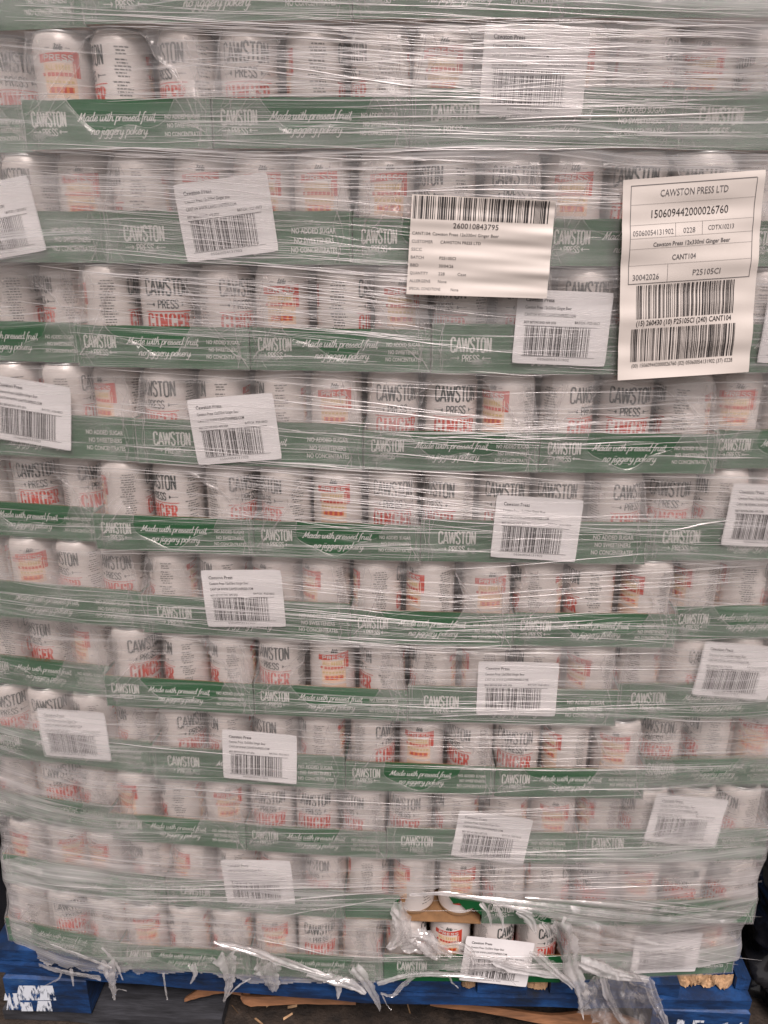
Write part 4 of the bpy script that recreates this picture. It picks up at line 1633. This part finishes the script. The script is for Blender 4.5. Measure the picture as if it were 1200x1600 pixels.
def draw_customer(mb, f, w, h):
    W, Hh = w, h
    bars(mb, -W / 2 + .002, W / 2 - .006, Hh / 2 - .0235, Hh / 2 - .001, f, 1, 8, 62)
    put_text(mb, '260010843795', -.006, Hh / 2 - .0318, .0056, .047, f, 1)
    L = -W / 2 + .0025
    rows = ['CANT104: Cawston Press 12x330ml Ginger Beer', 'CUSTOMER', 'SSCC', 'BATCH', 'BBD', 'QUANTITY', 'ALLERGENS', 'SPECIAL CONDITIONS']
    vals = [None, 'CAWSTON PRESS LTD', None, 'P25105CI', '30/04/26', '228', 'None', 'None']
    wid = [.090, .022, .011, .0135, .0085, .019, .022, .033]
    vw = [0, .042, 0, .017, .015, .0065, .009, .008]
    for k, s in enumerate(rows):
        z = Hh / 2 - .0395 - k * .0081
        put_text(mb, s, L, z, .0032, wid[k], f, 1 if k == 0 else 2, left=True)
        if vals[k]:
            put_text(mb, vals[k], L + (.044 if k == 7 else .030), z, .0032, vw[k], f, 1 if k < 5 else 2, left=True)
        if k == 5:
            put_text(mb, 'Case', L + .050, z, .0032, .009, f, 2, left=True)


def draw_shipping(mb, f, w, h):
    W, Hh = w, h
    T = Hh / 2
    x0, x1 = -W / 2 + .008, W / 2 - .008
    zt, zb = T - .006, T - .0940
    line(mb, f, x0, zt, x1, zt)
    line(mb, f, x0, zb, x1, zb)
    line(mb, f, x0, zb, x0, zt)
    line(mb, f, x1, zb, x1, zt)
    for z in (T - .0225, T - .0405, T - .0525, T - .0620, T - .0770):
        line(mb, f, x0, z, x1, z, .0002)
    line(mb, f, x0 + .046, T - .0525, x0 + .046, T - .0405, .0003)
    line(mb, f, x0 + .073, T - .0525, x0 + .073, T - .0405, .0003)
    line(mb, f, x0 + .040, zb, x0 + .040, T - .0770, .0003)
    put_text(mb, 'CAWSTON PRESS LTD', .001, T - .0165, .0062, .067, f, 2)
    put_text(mb, '150609442000026760', -.002, T - .0348, .0074, .077, f, 1)
    put_text(mb, '05060054131902', x0 + .0235, T - .0500, .0050, .041, f, 2)
    put_text(mb, '0228', x0 + .060, T - .0500, .0050, .012, f, 2)
    put_text(mb, 'CDTX10213', x0 + .092, T - .0488, .0044, .026, f, 2)
    put_text(mb, 'Cawston Press 12x330ml Ginger Beer', .001, T - .0605, .0040, .078, f, 2, bold=.01)
    put_text(mb, 'CANT104', -.006, T - .0735, .0050, .024, f, 2, bold=.01)
    put_text(mb, '30042026', x0 + .018, T - .0905, .0056, .027, f, 2)
    put_text(mb, 'P25105CI', x0 + .080, T - .0890, .0056, .028, f, 2)
    bars(mb, -W / 2 + .017, W / 2 - .022, T - .1270, T - .0955, f, 1, 21, 58)
    put_text(mb, '(15) 260430 (10) P25105CI (240) CANT104', -.003, T - .1335, .0052, .099, f, 1, bold=.01)
    bars(mb, -W / 2 + .013, W / 2 - .019, T - .1685, T - .1365, f, 1, 22, 66)
    put_text(mb, '(00) 150609442000026760 (02) 05060054131902 (37) 0228', -.002, T - .1745, .0040, .107, f, 1)


sheet_label('pallet_label', [(644, 304), (867, 314), (853, 466), (635, 459)], .148, .101, draw_customer,
            'cream pallet label with one barcode along its top and customer details below', 1, M['cream'])
sheet_label('pallet_label', [(972, 282), (1192, 266), (1167, 580), (963, 593)], .140, .186, draw_shipping,
            'tall cream shipping label with two stacked barcodes at its foot', 2, M['cream'])


# ------------------------------------------------------------------ dark bundles either side, the left one added
def black_load(name, x0, x1, y0, y1, z1, label, seed):
    """a load wrapped in loose black plastic, standing next to the pallet"""
    nu, nv = 90, 60
    vs, fs = [], []
    for j in range(nv + 1):
        v = j / nv
        for i in range(nu):
            a = 2 * math.pi * i / nu
            ca, sa = math.cos(a), math.sin(a)
            e = .28
            sx = math.copysign(abs(ca) ** e, ca)
            sy = math.copysign(abs(sa) ** e, sa)
            q = np.array([i * 13.0 / nu * 2])
            nz = float(vnoise(np.array([i * 22.0 / nu + 3 * v]), np.array([v * 14 + i * 8.0 / nu]), seed)[0]) - .5
            nz2 = float(vnoise(np.array([i * 50.0 / nu]), np.array([v * 34 + 7]), seed + 1)[0]) - .5
            d = .045 * nz + .018 * nz2
            top = 1 - .12 * max(0, (v - .9) / .1) ** 2
            vs.append(((x0 + x1) / 2 + (x1 - x0) / 2 * sx * top + d * ca, (y0 + y1) / 2 + (y1 - y0) / 2 * sy * top + d * sa, .001 + z1 * v + .01 * nz2 * (0 < v)))
    for j in range(nv):
        for i in range(nu):
            fs.append((j * nu + i, j * nu + (i + 1) % nu, (j + 1) * nu + (i + 1) % nu, (j + 1) * nu + i))
    fs.append(tuple(nv * nu + i for i in range(nu)))
    mb = MB()
    mb.add(vs, fs)
    return tag(mb.build(name, M['blackfilm'], smooth=True), label, 'wrapped load')


black_load('black_wrapped_load', .566, 1.15, .05, .9, .50, 'crumpled black plastic bundle beside the right end of the pallet', 51)
black_load('black_wrapped_load', -1.25, -.655, .07, .9, 1.25, 'made-up dark bundle filling the black gap left of the pallet', 61)  # added dark filler where only blackness shows
print('cans', n_can, 'trays', len(TR))
